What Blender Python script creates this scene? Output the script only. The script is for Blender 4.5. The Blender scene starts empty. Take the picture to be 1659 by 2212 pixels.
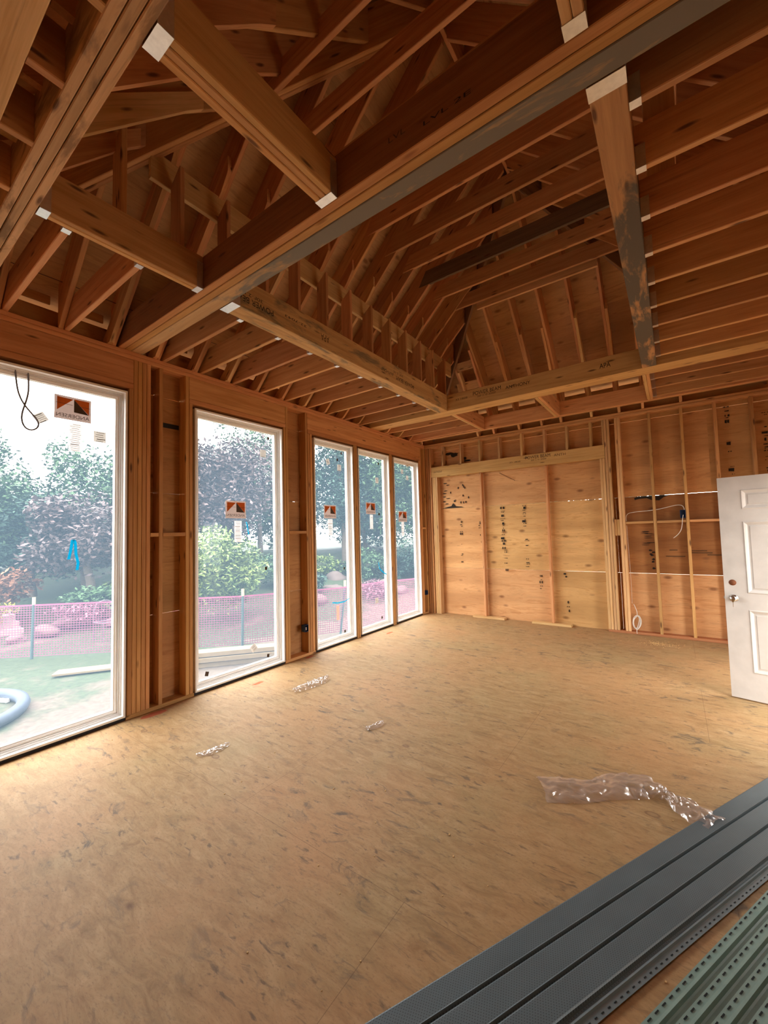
import bpy, bmesh, math, random
from mathutils import Vector, Matrix
random.seed(7)
C = bpy.context.scene.collection
S = bpy.context.scene

# ---------------------------------------------------------------- camera, world, light, exposure
cam = bpy.data.objects.new('camera', bpy.data.cameras.new('camera'))
C.objects.link(cam)
Rc = Matrix(((0.81167602, 0.05253889, 0.58174024), (0.58351514, -0.02807652, -0.81161677), (-0.02630821, 0.99822411, -0.05344627)))
cam.matrix_world = Matrix.Translation((4.22, 0, 1.67)) @ Rc.to_4x4()
cam.data.sensor_fit = 'HORIZONTAL'; cam.data.sensor_width = 36.0; cam.data.lens = 36.0 * 870.0 / 1659.0
cam.data.clip_start = 0.05; cam.data.clip_end = 300
S.camera = cam
WORLD_STRENGTH = 9.0
w = bpy.data.worlds.new('hazy sky'); S.world = w; w.use_nodes = True
bg = w.node_tree.nodes['Background']
bg.inputs[0].default_value = (1.0, 0.98, 0.95, 1); bg.inputs[1].default_value = WORLD_STRENGTH
S.view_settings.view_transform = 'Standard'; S.view_settings.look = 'None'
S.view_settings.exposure = 0.5; S.view_settings.gamma = 1.0; S.view_settings.use_curve_mapping = False
S.cycles.use_denoising = True
S.cycles.max_bounces = 10; S.cycles.diffuse_bounces = 6; S.cycles.glossy_bounces = 3; S.cycles.transparent_max_bounces = 12
S.cycles.transmission_bounces = 4; S.cycles.sample_clamp_indirect = 6.0; S.cycles.caustics_reflective = False; S.cycles.caustics_refractive = False

def portal(loc, rot, sx, sy):      # guides daylight sampling through an opening, gives no light of its own
    l = bpy.data.lights.new('daylight_portal', 'AREA'); l.shape = 'RECTANGLE'; l.size = sx; l.size_y = sy
    l.cycles.is_portal = True
    o = bpy.data.objects.new('daylight_portal', l); C.objects.link(o); o.location = loc; o.rotation_euler = rot
H2 = math.pi / 2
portal((-0.2, 1.0, 1.57), (0, -H2, 0), 3.1, 1.4)
portal((-0.2, 2.97, 1.57), (0, -H2, 0), 3.1, 1.25)
portal((-0.2, 5.65, 1.57), (0, -H2, 0), 3.1, 3.1)
portal((5.56, 5.85, 1.1), (0, H2, 0), 2.1, .8)  # unseen opening, added to brighten the door side of the room
portal((5.56, 4.5, 1.1), (0, H2, 0), 2.2, .95)

# ---------------------------------------------------------------- materials
class NT:
    def __init__(s, name):
        s.m = bpy.data.materials.new(name); s.m.use_nodes = True; s.t = s.m.node_tree; s.n = s.t.nodes; s.l = s.t.links
        s.b = s.n['Principled BSDF']; s.b.inputs['Roughness'].default_value = .75
        s.b.inputs['Specular IOR Level'].default_value = .25
        s.co = s.n.new('ShaderNodeTexCoord'); s.oi = s.n.new('ShaderNodeObjectInfo')
    def lk(s, a, b): s.l.new(a, b)
    def mapping(s, scale, rnd=True, rot=(0, 0, 0), src='Object'):
        mp = s.n.new('ShaderNodeMapping'); mp.inputs['Scale'].default_value = scale; mp.inputs['Rotation'].default_value = rot
        s.lk(s.co.outputs[src], mp.inputs['Vector'])
        if rnd:
            mu = s.n.new('ShaderNodeMath'); mu.operation = 'MULTIPLY'; mu.inputs[1].default_value = 37.0
            s.lk(s.oi.outputs['Random'], mu.inputs[0])
            cb = s.n.new('ShaderNodeCombineXYZ')
            for i in range(3): s.lk(mu.outputs[0], cb.inputs[i])
            s.lk(cb.outputs[0], mp.inputs['Location'])
        return mp.outputs[0]
    def noise(s, vec, scale, detail=4, rough=.6, dist=0.0):
        n = s.n.new('ShaderNodeTexNoise'); n.inputs['Scale'].default_value = scale; n.inputs['Detail'].default_value = detail
        n.inputs['Roughness'].default_value = rough; n.inputs['Distortion'].default_value = dist; s.lk(vec, n.inputs['Vector']); return n.outputs['Fac']
    def voro(s, vec, scale, rnd=1.0):
        n = s.n.new('ShaderNodeTexVoronoi'); n.inputs['Scale'].default_value = scale; n.inputs['Randomness'].default_value = rnd
        s.lk(vec, n.inputs['Vector']); return n
    def ramp(s, fac, stops):
        r = s.n.new('ShaderNodeValToRGB'); e = r.color_ramp.elements
        while len(e) < len(stops): e.new(.5)
        for k, (p, c) in enumerate(stops):
            e[k].position = p; e[k].color = (*c, 1) if len(c) == 3 else c
        s.lk(fac, r.inputs[0]); return r.outputs[0]
    def mix(s, fac, a, b, mode='MIX'):
        x = s.n.new('ShaderNodeMix'); x.data_type = 'RGBA'; x.blend_type = mode
        for sock, v in ((x.inputs[0], fac), (x.inputs[6], a), (x.inputs[7], b)):
            if hasattr(v, 'links'): s.lk(v, sock)
            elif isinstance(v, (int, float)): sock.default_value = v
            else: sock.default_value = (*v, 1)
        return x.outputs[2]
    def math(s, op, a, b=0.0, clamp=False):
        x = s.n.new('ShaderNodeMath'); x.operation = op; x.use_clamp = clamp
        for sock, v in ((x.inputs[0], a), (x.inputs[1], b)):
            if hasattr(v, 'links'): s.lk(v, sock)
            else: sock.default_value = v
        return x.outputs[0]
    def vary(s, col, lo=.82, hi=1.14, hue=.008):
        h = s.n.new('ShaderNodeHueSaturation')
        mr = s.n.new('ShaderNodeMapRange'); s.lk(s.oi.outputs['Random'], mr.inputs[0]); mr.inputs[3].default_value = lo; mr.inputs[4].default_value = hi
        s.lk(mr.outputs[0], h.inputs['Value'])
        fr = s.math('FRACT', s.math('MULTIPLY', s.oi.outputs['Random'], 17.3)); mr2 = s.n.new('ShaderNodeMapRange'); s.lk(fr, mr2.inputs[0])
        mr2.inputs[3].default_value = .5 - hue; mr2.inputs[4].default_value = .5 + hue; s.lk(mr2.outputs[0], h.inputs['Hue'])
        s.lk(col, h.inputs['Color']); return h.outputs[0]
    def out(s, col, bump=None, bs=.2, bd=.002):
        s.lk(col, s.b.inputs['Base Color'])
        if bump is not None:
            b = s.n.new('ShaderNodeBump'); b.inputs['Strength'].default_value = bs; b.inputs['Distance'].default_value = bd
            s.lk(bump, b.inputs['Height']); s.lk(b.outputs[0], s.b.inputs['Normal'])
        return s.m

def wood(name, dark, light, knot=(.10, .04, .02), lo=.78, hi=1.16, stain=None, stain_amt=.5, grad=None, hue=.008):
    t = NT(name)
    v = t.mapping((.55, 9, 9)); g = t.noise(v, 2.2, 5, .6, .6)
    f = t.mapping((2.0, 60, 60)); fine = t.noise(f, 2.0, 2)
    col = t.ramp(t.math('ADD', t.math('MULTIPLY', g, .8), t.math('MULTIPLY', fine, .2)), [(.32, dark), (.68, light)])
    kv = t.mapping((1.6, 7, 7)); k = t.voro(kv, 1.7)
    kn = t.ramp(k.outputs['Distance'], [(.07, (1, 1, 1)), (.17, (0, 0, 0))])
    col = t.mix(t.math('MULTIPLY', kn, .85), col, knot)
    st = t.noise(t.mapping((1.1, 30, 30)), 1.6, 3, .6, .4)
    col = t.mix(t.ramp(st, [(.58, (0, 0, 0)), (.72, (.45, .45, .45))]), col, tuple(a * .55 for a in dark))
    if stain:
        sv = t.mapping((1.3, 5, 5)); sn = t.noise(sv, 1.6, 5, .65, .4)
        if grad:
            sp = t.n.new('ShaderNodeSeparateXYZ'); t.lk(t.co.outputs['Object'], sp.inputs[0]); mr = t.n.new('ShaderNodeMapRange'); t.lk(sp.outputs[0], mr.inputs[0])
            mr.inputs[1].default_value, mr.inputs[2].default_value, mr.inputs[3].default_value, mr.inputs[4].default_value = grad; sn = t.math('ADD', sn, mr.outputs[0])
        col = t.mix(t.ramp(sn, [(.5 - stain_amt * .3, (0, 0, 0)), (.62 - stain_amt * .3, (1, 1, 1))]), col, stain)
    return t.out(t.vary(col, lo, hi, hue), fine, .15, .001)

M = {}
M['fir'] = wood('douglas fir framing lumber', (.52, .235, .088), (.72, .385, .175))
M['stud'] = wood('fir studs', (.50, .245, .08), (.70, .39, .165))
M['pine'] = wood('pale pine lumber', (.56, .32, .125), (.74, .47, .23))
M['ribbed'] = wood('ribbed grain beam', (.52, .30, .11), (.80, .54, .27), lo=1, hi=1.05)
M['floorplate'] = wood('reddish plate', (.30, .12, .045), (.44, .20, .085))
M['glulam'] = wood('laminated beam', (.50, .28, .095), (.70, .44, .18), lo=.95, hi=1.05)
M['lvl'] = wood('laminated veneer beam', (.42, .19, .06), (.60, .30, .105), knot=(.3, .12, .04), lo=.95, hi=1.06)
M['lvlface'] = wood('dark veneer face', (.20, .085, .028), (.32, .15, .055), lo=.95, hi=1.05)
M['dirty'] = wood('weathered beam ply', (.48, .29, .12), (.62, .40, .19), lo=.97, hi=1.03, stain=(.22, .19, .145), stain_amt=.1, grad=(.3, 3.2, -.12, .15))
M['mould'] = wood('mould stained beam', (.42, .22, .09), (.60, .34, .14), lo=.97, hi=1.03, stain=(.13, .105, .075), stain_amt=.1, grad=(.15, .9, -.2, .10))
M['spot'] = wood('lightly stained beam', (.46, .25, .09), (.66, .41, .17), lo=.97, hi=1.03, stain=(.24, .17, .09), stain_amt=-.1)
M['grey'] = wood('dark weathered lumber', (.13, .085, .05), (.22, .14, .08), lo=.9, hi=1.1)
M['hipw'] = wood('brown weathered hip', (.17, .085, .04), (.30, .15, .07), lo=.9, hi=1.1)
M['dirtyfir'] = wood('speckled fir', (.60, .37, .17), (.78, .51, .27), stain=(.33, .20, .095), stain_amt=-.05)

def plywood(name, dark, light, knot=(.16, .055, .02), lo=.9, hi=1.1):
    t = NT(name)
    v = t.mapping((.55, 1, 4.5)); g = t.noise(v, 3.2, 6, .62, 1.6)
    col = t.ramp(g, [(.3, dark), (.5, light), (.66, tuple(a * .86 for a in light))])
    w1 = t.mapping((.5, 1, 3.0)); big = t.noise(w1, 1.1, 2, .5)
    col = t.mix(t.ramp(big, [(.42, (0, 0, 0)), (.66, (.55, .55, .55))]), col, tuple(a * .75 for a in dark))
    kv = t.mapping((2.1, 3, 4.2)); k = t.voro(kv, 1.35)
    kn = t.ramp(k.outputs['Distance'], [(.07, (1, 1, 1)), (.2, (0, 0, 0))])
    col = t.mix(t.math('MULTIPLY', kn, .7), col, knot)
    sv = t.mapping((3.2, 3, 26)); sp = t.noise(sv, 2.0, 3, .6)
    col = t.mix(t.ramp(sp, [(.66, (0, 0, 0)), (.74, (.5, .5, .5))]), col, knot)
    return t.out(t.vary(col, lo, hi), g, .12, .002)
M['ply'] = plywood('sheathing plywood', (.53, .265, .095), (.72, .41, .175))
M['plyred'] = plywood('red toned sheathing plywood', (.27, .098, .034), (.40, .165, .06), knot=(.11, .04, .02))
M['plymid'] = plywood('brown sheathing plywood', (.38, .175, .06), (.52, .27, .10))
M['plytan'] = plywood('tan sheathing plywood', (.46, .225, .08), (.63, .345, .14))
M['deck'] = plywood('roof deck plywood', (.48, .265, .115), (.68, .41, .19))

def floor_mat():
    t = NT('subfloor plywood')
    v = t.mapping((1, 3.2, 1), False); g = t.noise(v, 5.0, 8, .7, .9)
    col = t.ramp(g, [(.30, (.25, .145, .06)), (.5, (.375, .237, .108)), (.70, (.46, .31, .158))])
    p = t.mapping((1, 1, 1), False); big = t.noise(p, .9, 3, .55)
    col = t.mix(t.ramp(big, [(.4, (0, 0, 0)), (.68, (.6, .6, .6))]), col, (.46, .24, .105))
    big2 = t.noise(t.mapping((1, 1, 1), False, (0, 0, 1)), 1.7, 5, .6)
    col = t.mix(t.ramp(big2, [(.5, (0, 0, 0)), (.72, (.45, .45, .45))]), col, (.36, .27, .125))
    # football shaped patches: rings
    k = t.voro(t.mapping((.9, 1.5, 1), False), 2.3)
    ring = t.ramp(k.outputs['Distance'], [(.0, (.35, .35, .35)), (.045, (.4, .4, .4)), (.07, (1, 1, 1)), (.095, (0, 0, 0))])
    col = t.mix(t.math('MULTIPLY', ring, .8), col, (.17, .085, .045))
    # dark dirt scuffs
    s1 = t.noise(t.mapping((2.0, 4.6, 1), False, (0, 0, .55)), 2.3, 5, .66, 1.1)
    s2 = t.noise(t.mapping((1, 1, 1), False), .8, 2)
    sc = t.math('MULTIPLY', t.ramp(s1, [(.565, (0, 0, 0)), (.68, (1, 1, 1))]), t.ramp(s2, [(.38, (.15, .15, .15)), (.6, (1, 1, 1))]))
    col = t.mix(t.math('MULTIPLY', sc, .85), col, (.10, .08, .062))
    s3 = t.noise(t.mapping((7, 20, 1), False, (0, 0, -.35)), 1.6, 4, .6, .5)
    s4 = t.noise(t.mapping((1.2, 1.9, 1), False, (0, 0, .4)), 1.4, 3, .6)
    col = t.mix(t.math('MULTIPLY', t.ramp(s3, [(.575, (0, 0, 0)), (.68, (.8, .8, .8))]), t.ramp(s4, [(.40, (.12, .12, .12)), (.58, (1, 1, 1))])), col, (.13, .085, .052))
    fine = t.noise(t.mapping((1, 2.5, 1), False), 42, 4, .75)
    col = t.mix(t.ramp(fine, [(.32, (.8, .8, .8)), (.48, (0, 0, 0))]), col, (.27, .16, .075))
    # sheet joints
    sx = t.n.new('ShaderNodeSeparateXYZ'); t.lk(t.co.outputs['Object'], sx.inputs[0])
    yy = t.math('FRACT', t.math('DIVIDE', t.math('SUBTRACT', sx.outputs[1], .362), 1.2192))
    j1 = t.math('LESS_THAN', yy, .0022)
    col = t.mix(t.math('MULTIPLY', j1, .55), col, (.12, .06, .03))
    row = t.math('FLOOR', t.math('DIVIDE', t.math('SUBTRACT', sx.outputs[1], .362), 1.2192))
    off = t.math('MULTIPLY', t.math('MODULO', row, 2.0), 1.2192)
    xx = t.math('FRACT', t.math('DIVIDE', t.math('ADD', t.math('SUBTRACT', sx.outputs[0], .70), off), 2.4384))
    j2 = t.math('LESS_THAN', xx, .0012)
    col = t.mix(t.math('MULTIPLY', j2, .5), col, (.12, .06, .03))
    t.b.inputs['Roughness'].default_value = .62
    return t.out(col, g, .15, .002)
M['floor'] = floor_mat()

def plain(name, col, rough=.5, metal=0.0, spec=.3, vary=None, noise=None):
    t = NT(name); t.b.inputs['Roughness'].default_value = rough; t.b.inputs['Metallic'].default_value = metal
    t.b.inputs['Specular IOR Level'].default_value = spec
    n = t.noise(t.mapping((1, 1, 1)), noise or 12.0, 4)
    c = t.ramp(n, [(.3, tuple(a * .9 for a in col)), (.7, tuple(min(1, a * 1.06) for a in col))])
    if vary: c = t.vary(c, *vary)
    return t.out(c)
M['white'] = plain('white vinyl', (.90, .89, .86), .35, noise=2)
M['whitegrey'] = plain('white vinyl sash', (.80, .79, .77), .35, noise=2)
M['black'] = plain('black flashing membrane', (.018, .016, .015), .6)
M['ink'] = plain('black ink', (.030, .022, .016), .9)
M['inksoft'] = plain('faded ink', (.10, .055, .025), .9)
M['galv'] = plain('galvanised steel', (.80, .78, .74), .4, .9, .5, noise=40)
M['bluebox'] = plain('blue plastic', (.015, .045, .12), .45)
M['cable'] = plain('white cable jacket', (.75, .70, .62), .5)
M['cord'] = plain('grey cord', (.16, .15, .16), .6)
M['wire'] = plain('thin wire', (.16, .09, .06), .6)
M['redpaint'] = plain('orange red marking paint', (.75, .10, .03), .8)
M['reddull'] = plain('faded red marking paint', (.40, .10, .045), .8)
M['brown'] = plain('dark brown print', (.08, .05, .03), .7)
M['diamond'] = plain('brown label', (.07, .04, .02), .7)
M['doorw'] = plain('white steel door paint', (.62, .585, .545), .45, noise=5)
M['doorcore'] = plain('brown door core', (.20, .07, .03), .8)
M['chrome'] = plain('satin nickel', (.62, .58, .53), .22, 1.0)
M['brass'] = plain('brass key', (.55, .38, .18), .3, 1.0)
M['sawdust'] = plain('sawdust', (.66, .44, .20), .9)
M['bark'] = plain('bark', (.10, .075, .055), .9)
M['rock'] = plain('pinkish garden boulder', (.12, .085, .075), .9, vary=(.75, 1.15), noise=4)
M['hose'] = plain('blue grey corrugated drain pipe', (.055, .07, .10), .5)
M['post'] = plain('dark green steel post', (.045, .07, .075), .6)
M['cap'] = plain('pale post cap', (.35, .28, .18), .6)
M['net'] = plain('purple pink safety netting', (.22, .06, .12), .7)
M['boardout'] = plain('fresh sawn boards', (.20, .15, .09), .7, noise=6)
M['woodstep'] = plain('pale stone slab', (.28, .22, .2), .9)
M['metaldark'] = plain('dark metal furniture', (.10, .07, .09), .5)
M['concrete'] = plain('concrete', (.45, .42, .38), .9)

def papery(name, col, amt=.55):
    t = NT(name); tl = t.n.new('ShaderNodeBsdfTranslucent'); n = t.noise(t.mapping((1, 1, 1)), 30, 3)
    c = t.ramp(n, [(.3, tuple(a * .93 for a in col)), (.7, col)]); t.lk(c, t.b.inputs['Base Color']); t.lk(c, tl.inputs[0])
    mx = t.n.new('ShaderNodeMixShader'); mx.inputs[0].default_value = amt; t.lk(t.b.outputs[0], mx.inputs[1]); t.lk(tl.outputs[0], mx.inputs[2])
    t.lk(mx.outputs[0], t.n['Material Output'].inputs[0]); return t.m
M['sticker'] = papery('white paper sticker', (.60, .51, .47), .5)
M['greysticker'] = papery('grey paper sticker', (.42, .37, .32), .4)
M['orange'] = papery('orange print', (.60, .13, .02), .5)
M['cyan'] = papery('turquoise tape', (.02, .50, .68), .6)
def foliage(name, dark, light):
    t = NT(name); v = t.mapping((1, 1, 1)); n = t.noise(v, 1.1, 5, .7)
    n2 = t.noise(v, 7.0, 2); f = t.math('ADD', t.math('MULTIPLY', n, .55), t.math('MULTIPLY', n2, .45))
    t.b.inputs['Roughness'].default_value = .6
    return t.out(t.ramp(f, [(.38, dark), (.62, light)]))
M['lf_green'] = foliage('green leaves', (.018, .04, .022), (.085, .15, .065))
M['lf_dark'] = foliage('dark evergreen leaves', (.012, .03, .025), (.05, .095, .065))
M['lf_red'] = foliage('purple red maple leaves', (.035, .028, .03), (.14, .095, .09))
M['lf_lime'] = foliage('yellow green leaves', (.03, .065, .018), (.26, .33, .09))
M['lf_rust'] = foliage('rust coloured leaves', (.08, .03, .018), (.25, .11, .06))
M['lf_yellow'] = foliage('yellow flowering plant', (.10, .10, .02), (.34, .29, .05))
M['lf_pink'] = foliage('pink flowering plant', (.05, .03, .035), (.24, .12, .15))

def lawn_mat():
    t = NT('patchy lawn'); v = t.mapping((1, 1, 1), False)
    a = t.noise(v, 14, 5, .7); b = t.noise(v, 1.1, 4, .6)
    g = t.ramp(a, [(.3, (.020, .030, .014)), (.7, (.050, .066, .032))])
    d = t.ramp(a, [(.3, (.07, .05, .036)), (.7, (.125, .094, .07))])
    sx = t.n.new('ShaderNodeSeparateXYZ'); t.lk(t.co.outputs['Object'], sx.inputs[0])
    near = t.n.new('ShaderNodeMapRange'); t.lk(sx.outputs[0], near.inputs[0])
    near.inputs[1].default_value = -4.6; near.inputs[2].default_value = -2.2; near.inputs[3].default_value = 0; near.inputs[4].default_value = .5
    f = t.math('ADD', b, near.outputs[0])
    nr = t.n.new('ShaderNodeMapRange'); t.lk(sx.outputs[0], nr.inputs[0]); nr.inputs[1].default_value = -2.6; nr.inputs[2].default_value = -1.7
    base = t.mix(t.ramp(f, [(.56, (0, 0, 0)), (.74, (1, 1, 1))]), g, d)
    return t.out(t.mix(nr.outputs[0], base, t.ramp(a, [(.3, (.22, .17, .125)), (.7, (.42, .34, .27))])), a, .5, .02)
M['lawn'] = lawn_mat()

def pane_mat():      # clear glass under a milky protective film
    m = bpy.data.materials.new('window glass with milky film'); m.use_nodes = True; n = m.node_tree.nodes; l = m.node_tree.links
    n.clear(); o = n.new('ShaderNodeOutputMaterial'); tr = n.new('ShaderNodeBsdfTransparent'); tr.inputs[0].default_value = (.95, .97, .98, 1)
    tl = n.new('ShaderNodeBsdfTranslucent'); tl.inputs[0].default_value = (.19, .285, .385, 1)
    gl = n.new('ShaderNodeBsdfGlossy'); gl.inputs['Roughness'].default_value = .02; gl.inputs[0].default_value = (.8, .9, 1, 1)
    m1 = n.new('ShaderNodeMixShader'); m1.inputs[0].default_value = .17; l.new(tr.outputs[0], m1.inputs[1]); l.new(tl.outputs[0], m1.inputs[2])
    m2 = n.new('ShaderNodeMixShader'); m2.inputs[0].default_value = .008; l.new(m1.outputs[0], m2.inputs[1]); l.new(gl.outputs[0], m2.inputs[2])
    l.new(m2.outputs[0], o.inputs[0]); return m
M['pane'] = pane_mat()
def film_mat():
    m = bpy.data.materials.new('clear crumpled plastic film'); m.use_nodes = True; n = m.node_tree.nodes; l = m.node_tree.links
    n.clear(); o = n.new('ShaderNodeOutputMaterial'); tr = n.new('ShaderNodeBsdfTransparent'); tr.inputs[0].default_value = (.95, .93, .92, 1)
    gl = n.new('ShaderNodeBsdfGlossy'); gl.inputs['Roughness'].default_value = .16; gl.inputs[0].default_value = (1, .97, .95, 1)
    df = n.new('ShaderNodeBsdfDiffuse'); df.inputs[0].default_value = (.85, .80, .78, 1)
    lw = n.new('ShaderNodeLayerWeight'); lw.inputs[0].default_value = .35
    mr = n.new('ShaderNodeMapRange'); l.new(lw.outputs['Facing'], mr.inputs[0]); mr.inputs[3].default_value = .06; mr.inputs[4].default_value = .5
    m0 = n.new('ShaderNodeMixShader'); m0.inputs[0].default_value = .2; l.new(tr.outputs[0], m0.inputs[1]); l.new(df.outputs[0], m0.inputs[2])
    m1 = n.new('ShaderNodeMixShader'); l.new(mr.outputs[0], m1.inputs[0]); l.new(m0.outputs[0], m1.inputs[1]); l.new(gl.outputs[0], m1.inputs[2])
    l.new(m1.outputs[0], o.inputs[0]); return m
M['film'] = film_mat()
def soffit_mat(name, col):
    t = NT(name); t.b.inputs['Roughness'].default_value = .38; t.b.inputs['Specular IOR Level'].default_value = .5
    n = t.noise(t.mapping((1.2, 3, 1)), 3.0, 3); c = t.ramp(n, [(.3, tuple(a * .92 for a in col)), (.7, tuple(a * 1.08 for a in col))])
    # pin-hole perforation in staggered rows
    sx = t.n.new('ShaderNodeSeparateXYZ'); t.lk(t.co.outputs['Object'], sx.inputs[0])
    row = t.math('FLOOR', t.math('DIVIDE', sx.outputs[1], .0062))
    fy = t.math('SUBTRACT', t.math('FRACT', t.math('DIVIDE', sx.outputs[1], .0062)), .5)
    fx = t.math('SUBTRACT', t.math('FRACT', t.math('ADD', t.math('DIVIDE', sx.outputs[0], .0125), t.math('MULTIPLY', row, .5))), .5)
    dx = t.math('MULTIPLY', fx, 2.0); d = t.math('SQRT', t.math('ADD', t.math('MULTIPLY', dx, dx), t.math('MULTIPLY', fy, fy)))
    hole = t.math('LESS_THAN', d, .27)
    c = t.mix(t.math('MULTIPLY', hole, .8), c, tuple(a * .18 for a in col))
    return t.out(c)
M['soffit'] = soffit_mat('slate grey perforated soffit', (.11, .152, .17))
M['soffitg'] = plain('grey green soffit vinyl', (.22, .33, .295), .42, 0, .4)
M['soffitp'] = plain('slate grey soffit lip', (.17, .22, .24), .34, 0, .5)
M['slot'] = plain('dark slot', (.008, .010, .010), .8)

# ---------------------------------------------------------------- builders
def link(name, bm, mat, parent=None, smooth=False):
    me = bpy.data.meshes.new(name); bm.normal_update(); bm.to_mesh(me); bm.free()
    if mat is not None: me.materials.append(mat)
    if smooth:
        for p in me.polygons: p.use_smooth = True
    o = bpy.data.objects.new(name, me); C.objects.link(o)
    if parent is not None: o.parent = parent
    return o
def tag(o, label, cat, group=None, kind='thing'):
    o['label'] = label; o['category'] = cat; o['kind'] = kind
    if group: o['group'] = group
    return o
def struct(o): o['kind'] = 'structure'; return o
def empty(name, loc=(0, 0, 0)):
    o = bpy.data.objects.new(name, None); o.location = loc; o.empty_display_size = .1; C.objects.link(o); return o
def addbox(bm, x0, x1, y0, y1, z0, z1):
    v = [bm.verts.new((x, y, z)) for x in (x0, x1) for y in (y0, y1) for z in (z0, z1)]
    for f in ((0, 1, 3, 2), (4, 6, 7, 5), (0, 4, 5, 1), (2, 3, 7, 6), (0, 2, 6, 4), (1, 5, 7, 3)): bm.faces.new([v[i] for i in f])
def box(name, b, mat, parent=None):
    bm = bmesh.new(); addbox(bm, *b); bmesh.ops.recalc_face_normals(bm, faces=bm.faces); return link(name, bm, mat, parent)
def boxes(name, bs, mat, parent=None):
    bm = bmesh.new()
    for b in bs: addbox(bm, *b)
    bmesh.ops.recalc_face_normals(bm, faces=bm.faces); return link(name, bm, mat, parent)
def stick(name, p0, p1, w_, d, mat, zup=(0, 0, 1), parent=None, cut0=0.0, cut1=0.0, ch=.004):
    """one board: p0,p1 run along the middle of its lower face; w_ thickness, d depth towards zup; cuts shear the ends"""
    p0 = Vector(p0); p1 = Vector(p1); ax = (p1 - p0); L = ax.length; ax.normalize()
    az = Vector(zup); az = (az - ax * az.dot(ax)).normalized(); ay = az.cross(ax)
    h = w_ / 2
    prof = [(-h + ch, 0), (h - ch, 0), (h, ch), (h, d - ch), (h - ch, d), (-h + ch, d), (-h, d - ch), (-h, ch)]
    bm = bmesh.new()
    a = [bm.verts.new((cut0 * z, y, z)) for y, z in prof]; b = [bm.verts.new((L + cut1 * z, y, z)) for y, z in prof]
    bm.faces.new(a[::-1]); bm.faces.new(b)
    for i in range(8): bm.faces.new((a[i], a[(i + 1) % 8], b[(i + 1) % 8], b[i]))
    bmesh.ops.recalc_face_normals(bm, faces=bm.faces)
    o = link(name, bm, mat, parent)
    mw = Matrix((ax, ay, az)).transposed().to_4x4(); mw.translation = p0; o.matrix_world = mw
    return o
def member(name, x0, x1, y0, y1, z0, z1, mat, parent=None, wide=None):
    dx, dy, dz = x1 - x0, y1 - y0, z1 - z0; m = max(dx, dy, dz)
    if m == dx: return stick(name, (x0, (y0 + y1) / 2, z0), (x1, (y0 + y1) / 2, z0), dy, dz, mat, (0, 0, 1), parent)
    if m == dy: return stick(name, ((x0 + x1) / 2, y0, z0), ((x0 + x1) / 2, y1, z0), dx, dz, mat, (0, 0, 1), parent)
    return stick(name, (x0, (y0 + y1) / 2, z0), (x0, (y0 + y1) / 2, z1), dy, dx, mat, (1, 0, 0), parent)
def adopt(child, par):       # keep the child's place in the world
    child.parent = par; child.matrix_parent_inverse = par.matrix_world.inverted() if par.type != 'EMPTY' else Matrix.Translation(-par.location)
    return child
def tube(name, pts, r, mat, parent=None, n=6, sm=True):
    cu = bpy.data.curves.new(name, 'CURVE'); cu.dimensions = '3D'; cu.bevel_depth = r; cu.bevel_resolution = 2; cu.resolution_u = 8
    sp = cu.splines.new('NURBS'); sp.points.add(len(pts) - 1)
    for i, p in enumerate(pts): sp.points[i].co = (*p, 1)
    sp.use_endpoint_u = True; sp.order_u = 4 if len(pts) > 3 else 3
    tmp = bpy.data.objects.new(name, cu); me = bpy.data.meshes.new_from_object(tmp); bpy.data.objects.remove(tmp); bpy.data.curves.remove(cu)
    me.name = name; me.materials.clear(); me.materials.append(mat)
    for p in me.polygons: p.use_smooth = True
    o = bpy.data.objects.new(name, me); C.objects.link(o)
    if parent is not None: o.parent = parent
    return o
def quadmesh(name, polys, mat, parent=None):
    bm = bmesh.new()
    for p in polys: bm.faces.new([bm.verts.new(q) for q in p])
    return link(name, bm, mat, parent)
def lettering(name, s, origin, ux, uy, width, height, mat, parent=None):
    """flat printed text; origin = lower start corner, ux/uy = reading and up directions"""
    cu = bpy.data.curves.new(name, 'FONT'); cu.body = s; cu.size = 1; tmp = bpy.data.objects.new(name, cu)
    me = bpy.data.meshes.new_from_object(tmp); bpy.data.objects.remove(tmp); bpy.data.curves.remove(cu)
    xs = [v.co.x for v in me.vertices]; ys = [v.co.y for v in me.vertices]
    x0, x1, y0, y1 = min(xs), max(xs), min(ys), max(ys); ux = Vector(ux); uy = Vector(uy); og = Vector(origin)
    for v in me.vertices: v.co = og + ux * ((v.co.x - x0) / (x1 - x0) * width) + uy * ((v.co.y - y0) / (y1 - y0) * height)
    me.name = name; me.materials.clear(); me.materials.append(mat)
    o = bpy.data.objects.new(name, me); C.objects.link(o)
    if parent is not None: adopt(o, parent)
    return o
ORD = 'first second third fourth fifth sixth seventh eighth ninth tenth eleventh twelfth thirteenth fourteenth fifteenth sixteenth seventeenth eighteenth nineteenth twentieth'.split()

# ---------------------------------------------------------------- setting
fl = box('floor', (-.14, 5.6, -2.7, 7.57, -.03, 0), M['floor']); struct(fl)
under = box('trim_1', (-.16, 5.62, -2.72, 7.60, -.8, -.032), M['concrete']); struct(under)

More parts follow.
